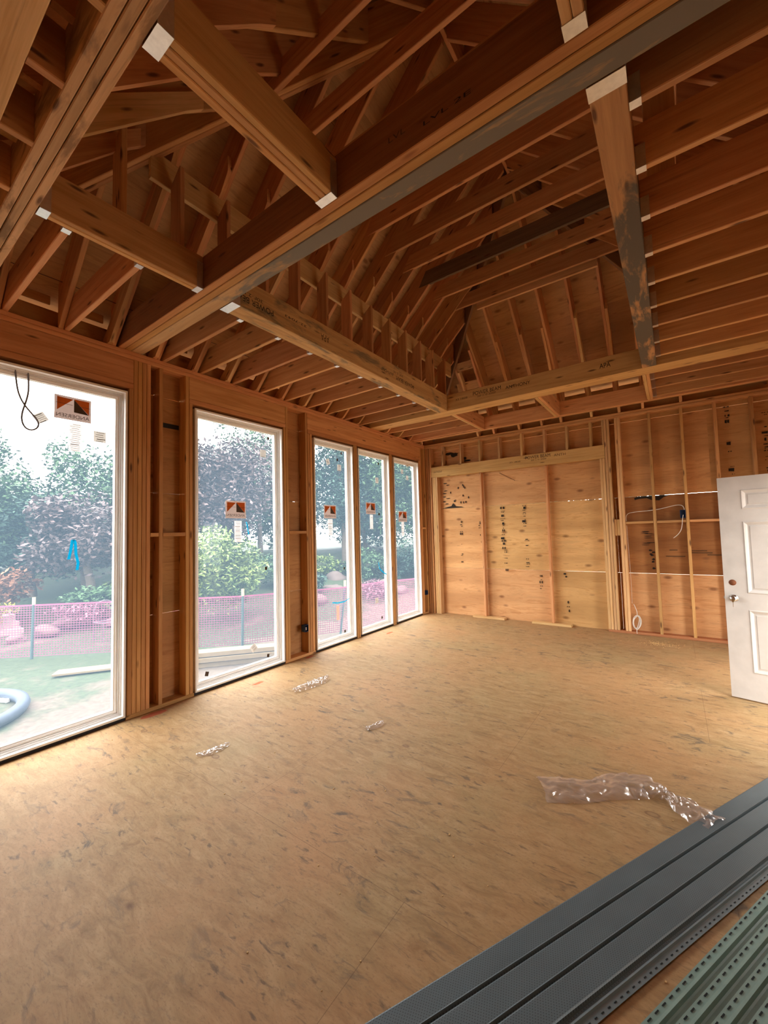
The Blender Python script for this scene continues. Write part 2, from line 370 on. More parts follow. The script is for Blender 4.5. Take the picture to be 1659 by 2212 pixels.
def sheet(parent, origin, ax, L, z0, z1, mat, th=.012):
    """one sheet of wall plywood in its own frame so the grain runs along it"""
    bm = bmesh.new(); addbox(bm, 0, L, -th, 0, 0, z1 - z0); bmesh.ops.recalc_face_normals(bm, faces=bm.faces)
    o = link('plywood_sheet', bm, mat)
    ax = Vector(ax); ay = Vector((0, 0, 1)).cross(ax); mw = Matrix((ax, ay, Vector((0, 0, 1)))).transposed().to_4x4(); mw.translation = Vector((*origin, z0)); o.matrix_world = mw
    adopt(o, parent); return o
GAP = .0035
wl = struct(empty('wall_left', (-.14, 0, 0)))
rowsL = [(-.25, .905 - GAP / 2), (.905 + GAP / 2, 2.155 - GAP / 2), (2.155 + GAP / 2, 3.18 - GAP / 2), (3.18 + GAP / 2, 3.715)]
for (a, b) in ((1.66, 2.40), (3.545, 4.20), (5.03, 5.22), (6.07, 6.26), (7.13, 7.58)):
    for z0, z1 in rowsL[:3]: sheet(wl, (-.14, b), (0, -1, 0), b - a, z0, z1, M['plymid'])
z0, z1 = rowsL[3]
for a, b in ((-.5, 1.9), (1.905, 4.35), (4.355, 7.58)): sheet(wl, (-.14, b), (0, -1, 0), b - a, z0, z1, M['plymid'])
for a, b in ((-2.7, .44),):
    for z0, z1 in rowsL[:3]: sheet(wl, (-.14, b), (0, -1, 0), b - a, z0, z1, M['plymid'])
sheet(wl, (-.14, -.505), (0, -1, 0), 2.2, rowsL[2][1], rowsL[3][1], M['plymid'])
wn = struct(empty('wall_near', (2.7, -2.7, 0))); sheet(wn, (-.13, -2.7), (1, 0, 0), 5.7, -.25, 3.8, M['ply'])
cn = box('ceiling_1', (-.14, 5.6, -2.7, -.29, 3.8, 3.83), M['ply']); struct(cn)
wf = struct(empty('wall_far', (0, 7.57, 0)))
rowsF = [(-.25, .938 - GAP / 2), (.938 + GAP / 2, 2.153 - GAP / 2), (2.153 + GAP / 2, 3.375 - GAP / 2), (3.375 + GAP / 2, 3.99)]
cuts = [[(-.13, 2.44, 'ply'), (2.442, 3.48, 'ply'), (3.482, 5.5, 'ply')], [(-.13, 1.24, 'ply'), (1.242, 3.47, 'ply'), (3.472, 5.5, 'plyred')],
        [(-.13, 2.43, 'ply'), (2.432, 4.70, 'plytan'), (4.70, 5.5, 'plytan')], [(-.13, 2.4, 'plytan'), (2.402, 5.5, 'plytan')]]
for (z0, z1), cs in zip(rowsF, cuts):
    for a, b, k in cs: sheet(wf, (b, 7.57), (-1, 0, 0), b - a, z0, z1, M[k])
wr = struct(empty('wall_right', (5.52, 0, 0)))
for a, b, z0, z1 in ((-2.7, 4.02, -.05, 3.9), (4.98, 5.45, -.05, 3.7), (6.25, 7.57, -.05, 3.7), (5.45, 6.25, 2.1, 3.7), (4.02, 4.98, 2.17, 3.7)): sheet(wr, (5.52, a), (0, 1, 0), b - a, z0, z1, M['ply'])  # the gap beyond the door opening is added, out of view, to let in light

# roof deck: four hipped planes
RS, DK, RZ = .95, 3.92, 3.53
ang = math.atan(RS)
ce = struct(empty('ceiling', (2.76, 3.9, 6.5)))
def deck(pts, xdir, slope_dir):
    ax = Vector(xdir).normalized(); az = Vector(slope_dir).normalized(); ay = az.cross(ax); og = Vector(pts[0])
    loc = [((Vector(p) - og).dot(ax), (Vector(p) - og).dot(az)) for p in pts]
    bm = bmesh.new(); th = .016
    nrm = 1 if ay.z > 0 else -1
    a = [bm.verts.new((u, 0, v)) for u, v in loc]; b = [bm.verts.new((u, nrm * th, v)) for u, v in loc]
    bm.faces.new(a); bm.faces.new(b[::-1]); n = len(a)
    for i in range(n): bm.faces.new((a[i], a[(i + 1) % n], b[(i + 1) % n], b[i]))
    bmesh.ops.recalc_face_normals(bm, faces=bm.faces)
    o = link('roof_deck', bm, M['deck']); mw = Matrix((ax, ay, az)).transposed().to_4x4(); mw.translation = og; o.matrix_world = mw; adopt(o, ce)
def dz(x): return DK + RS * x
# each slope is laid in courses 1.2 m up the slope with a hairline joint, the lowest lit by the eave
def courses(make, x0, x1):
    xs = [x0]
    x = .20
    while x < x1 - .05:
        xs.append(x); x += 1.219 * math.cos(ang)
    xs.append(x1)
    for i in range(len(xs) - 1): make(xs[i], xs[i + 1])
courses(lambda a, b: deck([(a, .2 + a, dz(a)), (a, 7.7 - a, dz(a)), (b, 7.7 - b, dz(b)), (b, .2 + b, dz(b))], (0, 1, 0), (1, 0, RS)), -.5, 2.76)
courses(lambda a, b: deck([(5.52 - a, .2 + a, dz(a)), (5.52 - a, 7.7 - a, dz(a)), (5.52 - b, 7.7 - b, dz(b)), (5.52 - b, .2 + b, dz(b))], (0, 1, 0), (-1, 0, RS)), -.5, 2.76)
courses(lambda a, b: deck([(a, 7.7 - a, dz(a)), (5.52 - a, 7.7 - a, dz(a)), (5.52 - b, 7.7 - b, dz(b)), (b, 7.7 - b, dz(b))], (1, 0, 0), (0, -1, RS)), -.5, 2.76)
courses(lambda a, b: deck([(a, .2 + a, dz(a)), (5.52 - a, .2 + a, dz(a)), (5.52 - b, .2 + b, dz(b)), (b, .2 + b, dz(b))], (1, 0, 0), (0, 1, RS)), -.5, 2.76)

# ---------------------------------------------------------------- windows
def sticker_big(par, y0, y1, z0, z1):
    X = -.082
    st = box('sticker', (X, X + .0008, y0, y1, z0, z1), M['sticker'], par); st['label'] = 'brand sticker with orange and brown emblem'
    w_, h = y1 - y0, z1 - z0; X2 = X + .0015; P = lambda u, v, e=0: (X2 + e, y0 + u * w_, z0 + v * h)
    quadmesh('emblem_orange', [[P(.07, .36), P(.50, .90), P(.07, .92)], [P(.52, .92), P(.94, .92), P(.94, .33), P(.52, .9)]], M['orange'], st)
    quadmesh('emblem_brown', [[P(.52, .36), P(.93, .33), P(.52, .9)], [P(.04, .66, .0006), P(.48, .64, .0006), P(.48, .655, .0006), P(.04, .675, .0006)], [P(.52, .63, .0006), P(.97, .63, .0006), P(.97, .645, .0006), P(.52, .645, .0006)]], M['brown'], st)
    lettering('emblem_lettering', 'ANDERSEN', P(.95, .10), (0, -1, 0), (0, 0, 1), w_ * .90, h * .15, M['brown'], st)
def sticker_text(par, y0, y1, z0, z1, lines=9, rot=0.0, mat='sticker', name='label_sticker'):
    X = -.0815; cy, cz = (y0 + y1) / 2, (z0 + z1) / 2; c, s_ = math.cos(rot), math.sin(rot)
    def P(y, z, e): return (X + e, cy + (y - cy) * c - (z - cz) * s_, cz + (y - cy) * s_ + (z - cz) * c)
    st = quadmesh(name, [[P(y0, z0, 0), P(y1, z0, 0), P(y1, z1, 0), P(y0, z1, 0)]], M[mat], par)
    bars = []
    for i in range(lines):
        z = z1 - (z1 - z0) * (i + .6) / (lines + .2); hh = (z1 - z0) / lines * random.choice((.16, .2, .34))
        a = y0 + (y1 - y0) * random.uniform(.06, .3); b = y1 - (y1 - y0) * random.uniform(.06, .25)
        bars.append([P(a, z - hh, .0008), P(b, z - hh, .0008), P(b, z, .0008), P(a, z, .0008)])
    quadmesh('print_lines', bars, M['brown'], st)
def diamond(par, y, z, s_=.022, rot=.785, mat='diamond'):
    X = -.0815; pts = [(X, y + s_ * math.cos(rot + k * H2), z + s_ * 1.15 * math.sin(rot + k * H2)) for k in range(4)]
    quadmesh('corner_label', [pts], M[mat], par)
def ring(bm, xa, xb, y0, y1, z0, z1, t):
    addbox(bm, xa, xb, y0, y0 + t, z0, z1); addbox(bm, xa, xb, y1 - t, y1, z0, z1)
    addbox(bm, xa, xb, y0 + t, y1 - t, z0, z0 + t); addbox(bm, xa, xb, y0 + t, y1 - t, z1 - t, z1)
def window(n, y0, y1, z0=.03, z1=3.11):
    r = struct(empty('window_%d' % n, (0, (y0 + y1) / 2, 0)))
    def add(o): return adopt(o, r)
    bm = bmesh.new(); ring(bm, -.075, 0, y0, y1, z0, z1, .018); bmesh.ops.recalc_face_normals(bm, faces=bm.faces); add(link('jamb_frame', bm, M['white']))
    bm = bmesh.new(); ring(bm, -.138, -.045, y0 + .018, y1 - .018, z0 + .018, z1 - .018, .014)
    ring(bm, -.138, -.055, y0 + .032, y1 - .032, z0 + .032, z1 - .032, .013); bmesh.ops.recalc_face_normals(bm, faces=bm.faces); add(link('window_frame', bm, M['whitegrey']))
    bm = bmesh.new(); ring(bm, -.12, -.066, y0 + .047, y1 - .047, z0 + .047, z1 - .047, .018)
    ring(bm, -.12, -.074, y0 + .065, y1 - .065, z0 + .065, z1 - .065, .012); bmesh.ops.recalc_face_normals(bm, faces=bm.faces); add(link('sash', bm, M['white']))
    p = quadmesh('pane', [[(-.086, y0 + .07, z0 + .07), (-.086, y1 - .07, z0 + .07), (-.086, y1 - .07, z1 - .07), (-.086, y0 + .07, z1 - .07)]], M['pane']); add(p)
    bm = bmesh.new(); ring(bm, -.139, -.125, y0 - .045, y1 + .045, z0 - .03, z1 + .05, .07)
    addbox(bm, -.138, -.012, y0 - .012, y1 + .012, .001, z0 - .001); bmesh.ops.recalc_face_normals(bm, faces=bm.faces); add(link('flashing', bm, M['black']))
    return r
W = [window(1, .44, 1.685), window(2, 2.36, 3.582), window(3, 4.168, 5.05), window(4, 5.184, 6.092), window(5, 6.238, 7.145)]
root = {}
for i, r in enumerate(W): root[i] = empty('tmp', r.location) if False else r
def on(i, fn, *a, **k):        # build stickers of window i and hang them under it
    before = set(bpy.data.objects); fn(None, *a, **k)
    for o in [o for o in bpy.data.objects if o not in before and o.parent is None]: adopt(o, W[i])
on(0, sticker_big, 1.139, 1.412, 2.749, 2.96); on(0, sticker_text, 1.245, 1.345, 2.475, 2.727, 14)
on(0, sticker_text, 1.434, 1.534, 2.588, 2.69, 5, 0, 'greysticker'); on(0, sticker_text, 1.005, 1.092, 2.685, 2.765, 5, .62, 'greysticker')
on(1, sticker_big, 2.778, 3.058, 1.902, 2.112); on(1, sticker_text, 2.896, 2.996, 1.614, 1.872, 14)
on(1, sticker_text, 3.278, 3.371, 2.707, 2.802, 5, 0, 'greysticker'); on(1, sticker_text, 3.115, 3.20, .255, .34, 5, .55, 'greysticker')
on(1, diamond, 3.411, 2.97, .022, .5); on(1, diamond, 3.353, 1.263, .026); on(1, diamond, 3.373, .149, .026, .6); on(1, diamond, 2.538, .163, .03, .5)
on(2, sticker_big, 4.436, 4.706, 1.926, 2.132); on(2, sticker_text, 4.515, 4.622, 1.663, 1.912, 10)
for y, z, s_ in ((4.86, 2.985, .022), (4.759, 2.864, .022), (4.875, 1.133, .022), (4.861, .146, .026)): on(2, diamond, y, z, s_)
on(2, sticker_text, 4.50, 4.58, 2.76, 2.85, 4, .3, 'greysticker'); on(2, sticker_text, 4.755, 4.845, 2.69, 2.79, 4, 0, 'greysticker')
on(3, sticker_big, 5.468, 5.741, 2.017, 2.22); on(3, sticker_text, 5.573, 5.66, 1.755, 2.005, 10)
for y, z in ((5.863, 2.943), (5.846, 2.023), (5.857, .178)): on(3, diamond, y, z, .026)
on(3, sticker_text, 5.76, 5.85, 2.58, 2.68, 4, 0, 'greysticker'); on(3, sticker_text, 5.67, 5.76, .45, .545, 4, 0, 'greysticker')
on(4, sticker_big, 6.479, 6.779, 1.89, 2.098); on(4, sticker_text, 6.575, 6.665, 1.624, 1.886, 10)
on(4, sticker_text, 6.605, 6.69, 2.84, 2.925, 4, 0, 'greysticker'); on(4, sticker_text, 6.785, 6.875, 2.73, 2.82, 4, 0, 'greysticker'); on(4, sticker_text, 6.80, 6.89, 3.0, 3.035, 2, 0, 'greysticker')

# ---------------------------------------------------------------- framing of the window wall
G1 = 'studs of the window wall'
def stud_left(y0, y1, z1, label, mat='stud', z0=.04): return tag(member('wall_stud', -.138, 0, y0, y1, z0, z1, M[mat]), label, 'stud', G1)
FULL = 3.439; JACK = 3.144
ys = [1.699, 1.738, 1.778, 1.8185, 1.8595]
for k, y in enumerate(ys):
    stud_left(y, y + .0375, JACK if k == 0 else FULL, ['trimmer stud against the jamb of the wide window with the hanging cord', 'second board of the five-board post beside the cord window', 'middle board of the five-board post beside the cord window', 'fourth board of the five-board post beside the cord window', 'outermost board of the five-board post, edging the narrow dark bay'][k])
stud_left(1.980, 2.018, FULL, 'lone rough-edged stud between the five-board post and the taped plywood bay')
stud_left(2.255, 2.293, FULL, 'full height stud bordering the plywood bay with the black tape')
stud_left(2.296, 2.334, JACK, 'trimmer stud tight to the near jamb of the window above the lumber pile')
stud_left(3.599, 3.637, JACK, 'trimmer stud tight to the far jamb of the window above the lumber pile')
stud_left(3.640, 3.678, FULL, 'full height stud bordering the bay of the blue outlet box, window side')
stud_left(3.999, 4.037, FULL, 'full height stud that the blue outlet box is nailed to')
stud_left(4.042, 4.083, JACK, 'first trimmer stud beyond the blue outlet box')
stud_left(4.090, 4.130, JACK, 'second trimmer stud beyond the blue outlet box, against the window')
stud_left(5.072, 5.112, JACK, 'near board of the post between the first two narrow windows', z0=.0)
stud_left(5.118, 5.158, JACK, 'far board of the post between the first two narrow windows', z0=.0)
stud_left(6.106, 6.150, JACK, 'near board of the post between the last two narrow windows', z0=.0)
stud_left(6.154, 6.200, JACK, 'far board of the post between the last two narrow windows', z0=.0)
stud_left(7.166, 7.206, JACK, 'trimmer stud beyond the last narrow window')
stud_left(7.212, 7.252, FULL, 'full height stud beside the trimmer of the last narrow window')
stud_left(7.385, 7.424, FULL, 'corner stud of the window wall, holding a small dark box')
for (a, b, l) in ((1.69, 2.345, 'bottom plate under the five-board post and taped bay'), (3.59, 4.14, 'bottom plate under the bay with the blue outlet box'), (7.155, 7.42, 'bottom plate in the corner past the last narrow window')):
    tag(member('bottom_plate', -.138, 0, a, b, 0, .038, M['stud']), l, 'wall plate', 'bottom plates')
tag(member('top_plate', -.138, 0, -.45, 7.42, 3.441, 3.479, M['fir']), 'lower top plate running along the window wall', 'wall plate', 'top plates')
tag(member('top_plate', -.138, 0, -.45, 7.42, 3.481, 3.519, M['fir']), 'upper top plate of the window wall under the joist ends', 'wall plate', 'top plates')
for (a, b, t0, l) in ((.25, 1.736, 3.146, 'wide smooth header board over the window with the hanging cord'), (2.297, 3.637, 3.146, 'header board over the window above the lumber pile'), (4.042, 7.209, 3.146, 'long header board over the three narrow windows')):
    tag(member('window_header', -.095, -.003, a, b, 3.20, 3.439, M['fir']), l, 'header', 'window headers')
    tag(member('header_plate', -.138, 0, a, b, t0, 3.198, M['fir']), 'flat trimmer board under the ' + l.replace('wide smooth ', '').replace('long ', ''), 'trim board', 'header plates')
for (a, b, z, l) in ((1.90, 1.978, 1.70, 'short fire block in the narrow dark bay beside the five-board post'), (2.021, 2.253, 1.70, 'fire block across the taped plywood bay'), (3.681, 3.997, 1.70, 'fire block above the blue outlet box'), (7.255, 7.382, 1.74, 'fire block in the corner bay past the last narrow window')):
    tag(stick('fire_block', (-.07, a, z), (-.07, b, z), .136, .038, M['stud']), l, 'blocking', 'fire blocks of the window wall')
tp = box('tape_strip', (-.1395, -.1385, 2.06, 2.252, 2.862, 2.913), M['black']); tag(tp, 'black tape strip stuck on the plywood in the bay between two windows', 'tape')

# ---------------------------------------------------------------- framing of the far wall
G2 = 'studs of the far wall'
def stud_far(x0, x1, z0, z1, label, y0=7.43, y1=7.568, mat='pine', name='wall_stud', group=G2):
    o = stick(name, ((x0 + x1) / 2, y0, z0), ((x0 + x1) / 2, y0, z1), x1 - x0, y1 - y0, M[mat], (0, 1, 0)); return tag(o, label, 'stud', group)
for k, (a, b, z1) in enumerate(((.004, .042, FULL), (.048, .086, FULL), (.100, .140, FULL), (.160, .197, 2.808), (.199, .236, 2.808), (.238, .275, 2.808))):
    stud_far(a, b, .0, z1, ['corner stud of the far wall touching the window wall', 'second full height stud out from the corner in the far wall', 'full height stud at the corner end of the stamped header', 'first short stud under the corner end of the stamped header', 'second short stud under the corner end of the stamped header', 'third short stud under the corner end of the stamped header, edging the plywood'][k], mat='stud' if k < 3 else 'pine')
for k, (a, b, z1) in enumerate(((3.286, 3.323, 2.808), (3.326, 3.363, 2.808), (3.369, 3.405, FULL), (3.409, 3.445, FULL), (3.523, 3.560, FULL), (3.563, 3.601, FULL), (3.974, 4.012, FULL), (4.377, 4.415, FULL), (4.768, 4.806, FULL), (5.162, 5.200, FULL))):
    stud_far(a, b, .04, z1, ['short stud under the door end of the stamped header, edging the plywood', 'second short stud under the door end of the stamped header', 'full height stud butted by the door end of the stamped header', 'bark-edged stud beside the gap with the scrap blocks', 'twin stud on the other side of the scrap blocks', 'twin stud with the coiled white cable at its foot', 'stud between the coiled cable and the blue switch box', 'stud carrying the blue switch box and its white cable', 'stud rising behind the edge of the white door', 'twisted stud seen above the white door'][k], mat='pine' if k < 6 else 'stud')
tag(member('bottom_plate', 3.285, 5.5, 7.43, 7.568, 0, .038, M['floorplate']), 'reddish bottom plate along the far wall behind the white door', 'wall plate', 'bottom plates')
tag(member('top_plate', .0, 5.5, 7.43, 7.568, 3.441, 3.479, M['fir']), 'lower top plate across the far wall', 'wall plate', 'top plates')
tag(member('top_plate', .0, 5.5, 7.436, 7.568, 3.481, 3.519, M['fir']), 'upper top plate across the far wall under the rafter feet', 'wall plate', 'top plates')
hd = member('door_header', .143, 3.366, 7.428, 7.52, 2.81, 3.03, M['glulam']); tag(hd, 'yellow laminated header with printed stamp across the far wall', 'header')
for k, x in enumerate((.407, .815, 1.217, 1.609, 2.027, 2.431, 2.80, 3.172)):
    stud_far(x - .019, x + .019, 3.032, FULL, '%s cripple stud on the stamped header, counted from the corner' % ORD[k], name='cripple_stud', group='cripple studs')
stud_far(3.340, 3.366, 3.032, FULL, 'thin cripple stud at the door end above the stamped header', name='cripple_stud', group='cripple studs')
def printed(par, face, items):
    for s, og, ux, uy, w_, h, mt in items: lettering('stamp_lettering', s, og, ux, uy, w_, h, M[mt], par)
Xp, Zp = (1, 0, 0), (0, 0, 1)
printed(hd, 'y', [('POWER BEAM', (2.094, 7.427, 2.947), Xp, Zp, .43, .056, 'ink'), ('ANTH', (2.585, 7.427, 2.94), Xp, Zp, .19, .042, 'inksoft'), ('30F-2.1E-3000F', (2.19, 7.427, 2.905), Xp, Zp, .27, .028, 'inksoft'), ('ANTHONY', (.20, 7.427, 2.90), Xp, Zp, .20, .04, 'inksoft'), ('33 1828', (1.80, 7.427, 2.915), Xp, Zp, .20, .024, 'ink')])
for (a, b, l) in ((1.19, 1.228, 'reddish loose stud standing on the floor block nearer the windows'), (2.412, 2.450, 'reddish loose stud standing on the floor block nearer the door')):
    stud_far(a, b, .04, 2.806, l, 7.455, 7.545, 'fir', 'loose_stud', 'loose studs under the header')
for (a, b, l) in ((.96, 1.58, 'short board lying under the loose stud nearer the windows'), (2.08, 2.73, 'short board lying under the loose stud nearer the door')):
    tag(member('floor_block', a, b, 7.42, 7.555, 0, .038, M['pine']), l, 'board', 'floor blocks')
for k, (a, b, l) in enumerate(((3.604, 3.971, 'fire block between the cable twin stud and the next stud'), (4.015, 4.374, 'fire block beside the blue switch box'), (4.418, 4.765, 'fire block ending behind the white door'))):
    tag(member('fire_block', a, b, 7.44, 7.568, 1.72, 1.757, M['stud']), l, 'blocking', 'fire blocks of the far wall')
tag(member('scrap_block', 3.447, 3.484, 7.44, 7.53, 1.54, 1.797, M['stud']), 'upright scrap block in the stud gap, header side', 'blocking', 'scrap blocks')
tag(member('scrap_block', 3.485, 3.522, 7.45, 7.53, 1.54, 1.797, M['pine']), 'upright scrap block in the stud gap, cable side', 'blocking', 'scrap blocks')
# ink, tar and stencil marks on the far sheathing: flat marks, part of the wall
def marks(name, polys, mat='ink'): return adopt(quadmesh(name, polys, M[mat]), wf)
def jag(cx, cz, w_, h, n=9, Y=7.5565):
    return [(cx + w_ * .5 * math.cos(a) * random.uniform(.6, 1.1), Y, cz + h * .5 * math.sin(a) * random.uniform(.6, 1.1)) for a in [2 * math.pi * i / n for i in range(n)]]
def column(x, z0, z1, w_, dens, jitter=.012):
    ps = []; z = z0
    while z > z1:
        h = random.choice((.008, .014, .03, .045)); ww = w_ * random.uniform(.35, 1.1); 
        if random.random() < dens:
            k = random.randint(1, 3)
            for j in range(k):
                a = x + random.uniform(-jitter, jitter) + (j - k / 2) * ww / k; ps.append([(a, 7.5565, z), (a + ww / k * .7, 7.5565, z + .004), (a + ww / k * .66, 7.5565, z - h), (a - .002, 7.5565, z - h * .8)])
        z -= h + random.uniform(.006, .05)
    return ps
marks('stencil_marks', column(.73, 2.10, .95, .06, .45)); marks('stencil_marks', column(1.12, 2.10, 1.60, .05, .35))
marks('stencil_marks', column(1.59, 2.12, 1.35, .085, .95)); marks('stencil_marks', column(1.62, 1.3, .93, .08, .6))
marks('stencil_marks', column(2.00, 2.12, 1.72, .085, .95)); marks('stencil_marks', column(2.02, 1.5, .94, .085, .6))
marks('stencil_marks', column(2.66, .90, .80, .05, .9)); marks('stencil_marks', column(2.68, .42, .27, .07, .9)); marks('stencil_marks', column(2.24, .92, .6, .05, .4))
marks('tar_smear', [[(.30, 7.5565, 2.158), (.80, 7.5565, 2.158), (.74, 7.5565, 2.178), (.62, 7.5565, 2.19), (.56, 7.5565, 2.26), (.52, 7.5565, 2.20), (.42, 7.5565, 2.182)]] + [jag(.35 + .12 * random.random(), z, .10, .025, 7) for z in (2.68, 2.64, 2.52, 2.47, 2.40, 2.30, 2.36, 2.25)] + [jag(random.uniform(.5, .95), random.uniform(2.25, 2.62), .03, .06, 6) for _ in range(12)])
marks('tar_smear', [jag(.50, 3.29, .22, .07, 11), jag(.62, 3.25, .22, .09, 11), jag(.90, 3.10, .18, .05, 9), jag(.85, 3.15, .1, .06, 8), jag(.42, 3.12, .06, .12, 8)])
marks('tar_smear', [[(3.73, 7.5565, 2.125), (3.78, 7.5565, 2.15), (3.95, 7.5565, 2.149), (4.21, 7.5565, 2.149), (4.12, 7.5565, 2.12), (4.06, 7.5565, 2.072), (3.96, 7.5565, 2.085), (3.90, 7.5565, 2.118), (3.80, 7.5565, 2.112), (3.74, 7.5565, 2.10)]])
marks('tar_smear', [jag(3.90 + .05 * random.random(), z, .05, .035, 8) for z in (1.27, 1.30, 1.22, 1.16, 1.12, 1.02, 1.24)] + [jag(random.uniform(3.80, 3.93), random.uniform(1.38, 1.6), .13, .012, 7) for _ in range(9)])
marks('stencil_marks', column(4.935, 3.37, 3.15, .085, 1.0)); marks('stencil_marks', column(4.945, 2.50, 2.39, .08, 1.0)); marks('stencil_marks', column(4.93, 2.85, 2.68, .07, .5)); marks('stencil_marks', column(5.33, 3.32, 2.4, .09, .6))
marks('scribble_line', [[(1.555, 7.5565, 2.780), (1.85, 7.5565, 2.602), (1.85, 7.5565, 2.594), (1.553, 7.5565, 2.772)]], 'inksoft')
marks('mill_stamp', [[(a, 7.5565, z), (b, 7.5565, z), (b, 7.5565, z - .012), (a, 7.5565, z - .012)] for a, b, z in ((4.10, 4.34, 1.215), (4.42, 4.6, 1.30), (4.42, 4.66, 1.27), (4.6, 4.78, 1.24), (4.15, 4.25, 1.31), (3.98, 4.0, 1.22))], 'inksoft')

# ---------------------------------------------------------------- beams
Z = 3.52
def hanger(par, axis, a, b, face, sgn, depth=.05, up=.16):
    """metal stirrup under a beam end; axis = direction the carried member runs ('x' or 'y'), a..b its thickness, face = carrying face, sgn = away from it"""
    t = .0025; lo, hi = sorted((face, face + sgn * depth)); bs = []
    def B(u0, u1, v0, v1, z0, z1): bs.append((u0, u1, v0, v1, z0, z1) if axis == 'x' else (v0, v1, u0, u1, z0, z1))
    B(lo, hi, a - t, b + t, Z - t, Z - .0003); B(lo, hi, a - t, a - .0003, Z, Z + up); B(lo, hi, b + .0003, b + t, Z, Z + up)
    o = boxes('joist_hanger', bs, M['galv']); o['label'] = 'grey metal hanger'; return adopt(o, par)
def beam(label, axis, u0, u1, plies, top, group=None, name='ceiling_beam'):
    """plies: list of (v0, v1, material) side by side"""
    v0, v1 = plies[0][0], plies[-1][1]; c = ((u0 + u1) / 2, (v0 + v1) / 2, Z) if axis == 'x' else ((v0 + v1) / 2, (u0 + u1) / 2, Z)
    r = empty(name, c); tag(r, label, 'beam', group)
    for a, b, mt in plies:
        o = member('ply', u0, u1, a, b, Z, top, M[mt]) if axis == 'x' else member('ply', a, b, u0, u1, Z, top, M[mt]); adopt(o, r)
        if mt == 'lvl' and a == v0:        # broad sides of the first veneer ply take the darker material
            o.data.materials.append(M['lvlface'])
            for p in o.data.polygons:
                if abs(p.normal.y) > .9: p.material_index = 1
        if mt in ('dirty', 'mould'): o['label'] = 'grey mould-stained ply'
    return r
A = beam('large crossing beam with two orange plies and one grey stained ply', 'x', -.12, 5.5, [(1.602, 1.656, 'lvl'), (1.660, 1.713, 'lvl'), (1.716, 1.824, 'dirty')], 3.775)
printed(A, 'y', [('LVL 2E', (3.36, 1.6005, 3.585), Xp, Zp, .24, .022, 'ink'), ('LVL', (3.16, 1.6005, 3.62), Xp, Zp, .1, .03, 'inksoft')])
Bm = beam('yellow stamped beam carrying the row of joists over the windows', 'y', 1.829, 5.536, [(1.328, 1.496, 'spot')], 3.768)
printed(Bm, 'x', [('POWER BEAM', (1.4968, 2.23, 3.625), (0, -1, 0), (0, 0, -1), .40, .05, 'ink'), ('30F-2.1E', (1.4968, 2.12, 3.665), (0, -1, 0), (0, 0, -1), .22, .026, 'ink'), ('32-7043', (1.4968, 2.62, 3.655), (0, -1, 0), (0, 0, -1), .26, .022, 'ink'),
                     ('POWER BEAM', (1.4968, 4.56, 3.64), (0, -1, 0), (0, 0, -1), .42, .05, 'ink'), ('ANTHONY', (1.4968, 4.08, 3.655), (0, -1, 0), (0, 0, -1), .26, .04, 'ink'), ('APA', (1.4968, 2.93, 3.665), (0, -1, 0), (0, 0, -1), .12, .07, 'inksoft'), ('30F-2.1E', (1.4968, 4.30, 3.69), (0, -1, 0), (0, 0, -1), .22, .026, 'inksoft')])
hanger(Bm, 'y', 1.328, 1.496, 1.826, 1, .075, .2)
Cm = beam('long yellow stamped beam crossing in front of the far wall', 'x', -.12, 5.5, [(5.541, 5.80, 'glulam')], 3.765)
printed(Cm, 'y', [('POWER BEAM', (1.92, 5.5395, 3.665), Xp, Zp, .42, .055, 'ink'), ('ANTHONY', (2.405, 5.5395, 3.648), Xp, Zp, .34, .045, 'ink'), ('30F-2.1E-3000F', (1.985, 5.5395, 3.626), Xp, Zp, .28, .028, 'inksoft'), ('33 1828', (1.64, 5.5395, 3.648), Xp, Zp, .19, .026, 'ink'), ('APA', (3.58, 5.5395, 3.63), Xp, Zp, .12, .06, 'ink')])
Dm = beam('mould-blackened beam carrying the joists on the door side', 'y', 1.829, 5.536, [(4.018, 4.158, 'mould')], 3.768)
hanger(Dm, 'y', 4.018, 4.158, 1.826, 1, .075, .2)
E1 = beam('three-ply beam between the near and the stained crossing beams', 'y', .649, 1.598, [(2.697, 2.733, 'stud'), (2.7365, 2.7725, 'stud'), (2.776, 2.812, 'stud')], 3.752)
hanger(E1, 'y', 2.697, 2.812, .648, 1, .06, .2); hanger(E1, 'y', 2.697, 2.812, 1.598, -1, .05, .2)
E2 = beam('two-ply beam between the crossing beams, above the cord window', 'y', .649, 1.598, [(1.397, 1.433, 'stud'), (1.437, 1.473, 'stud')], 3.768)
hanger(E2, 'y', 1.397, 1.473, .648, 1, .05, .2); hanger(E2, 'y', 1.397, 1.473, 1.598, -1, .045, .2)
E3 = beam('two-ply beam meeting the stained crossing beam opposite the mould-blackened one', 'y', .649, 1.598, [(3.982, 4.019, 'pine'), (4.021, 4.058, 'pine')], 3.768)
hanger(E3, 'y', 3.982, 4.058, 1.598, -1, .06, .2); hanger(E3, 'y', 3.982, 4.058, .648, 1, .06, .2)
F = beam('three-ply crossing beam with rough speckled undersides', 'x', -.12, 5.5, [(.521, .560, 'dirtyfir'), (.564, .602, 'dirtyfir'), (.606, .645, 'dirtyfir')], 3.765)
Gm = beam('wide ribbed-grain beam at the outer edge above the camera', 'x', -.12, 5.5, [(.225, .404, 'ribbed')], 3.765)
for k, x in enumerate((.67, 1.076, 1.483, 1.889, 2.296, 2.70, 3.10)):
    tag(stick('joist_block', (x, .405, Z), (x, .52, Z), .038, .235, M['fir']), '%s short block between the ribbed and speckled beams, counted from the windows' % ORD[k], 'blocking', 'blocks between the two near beams')
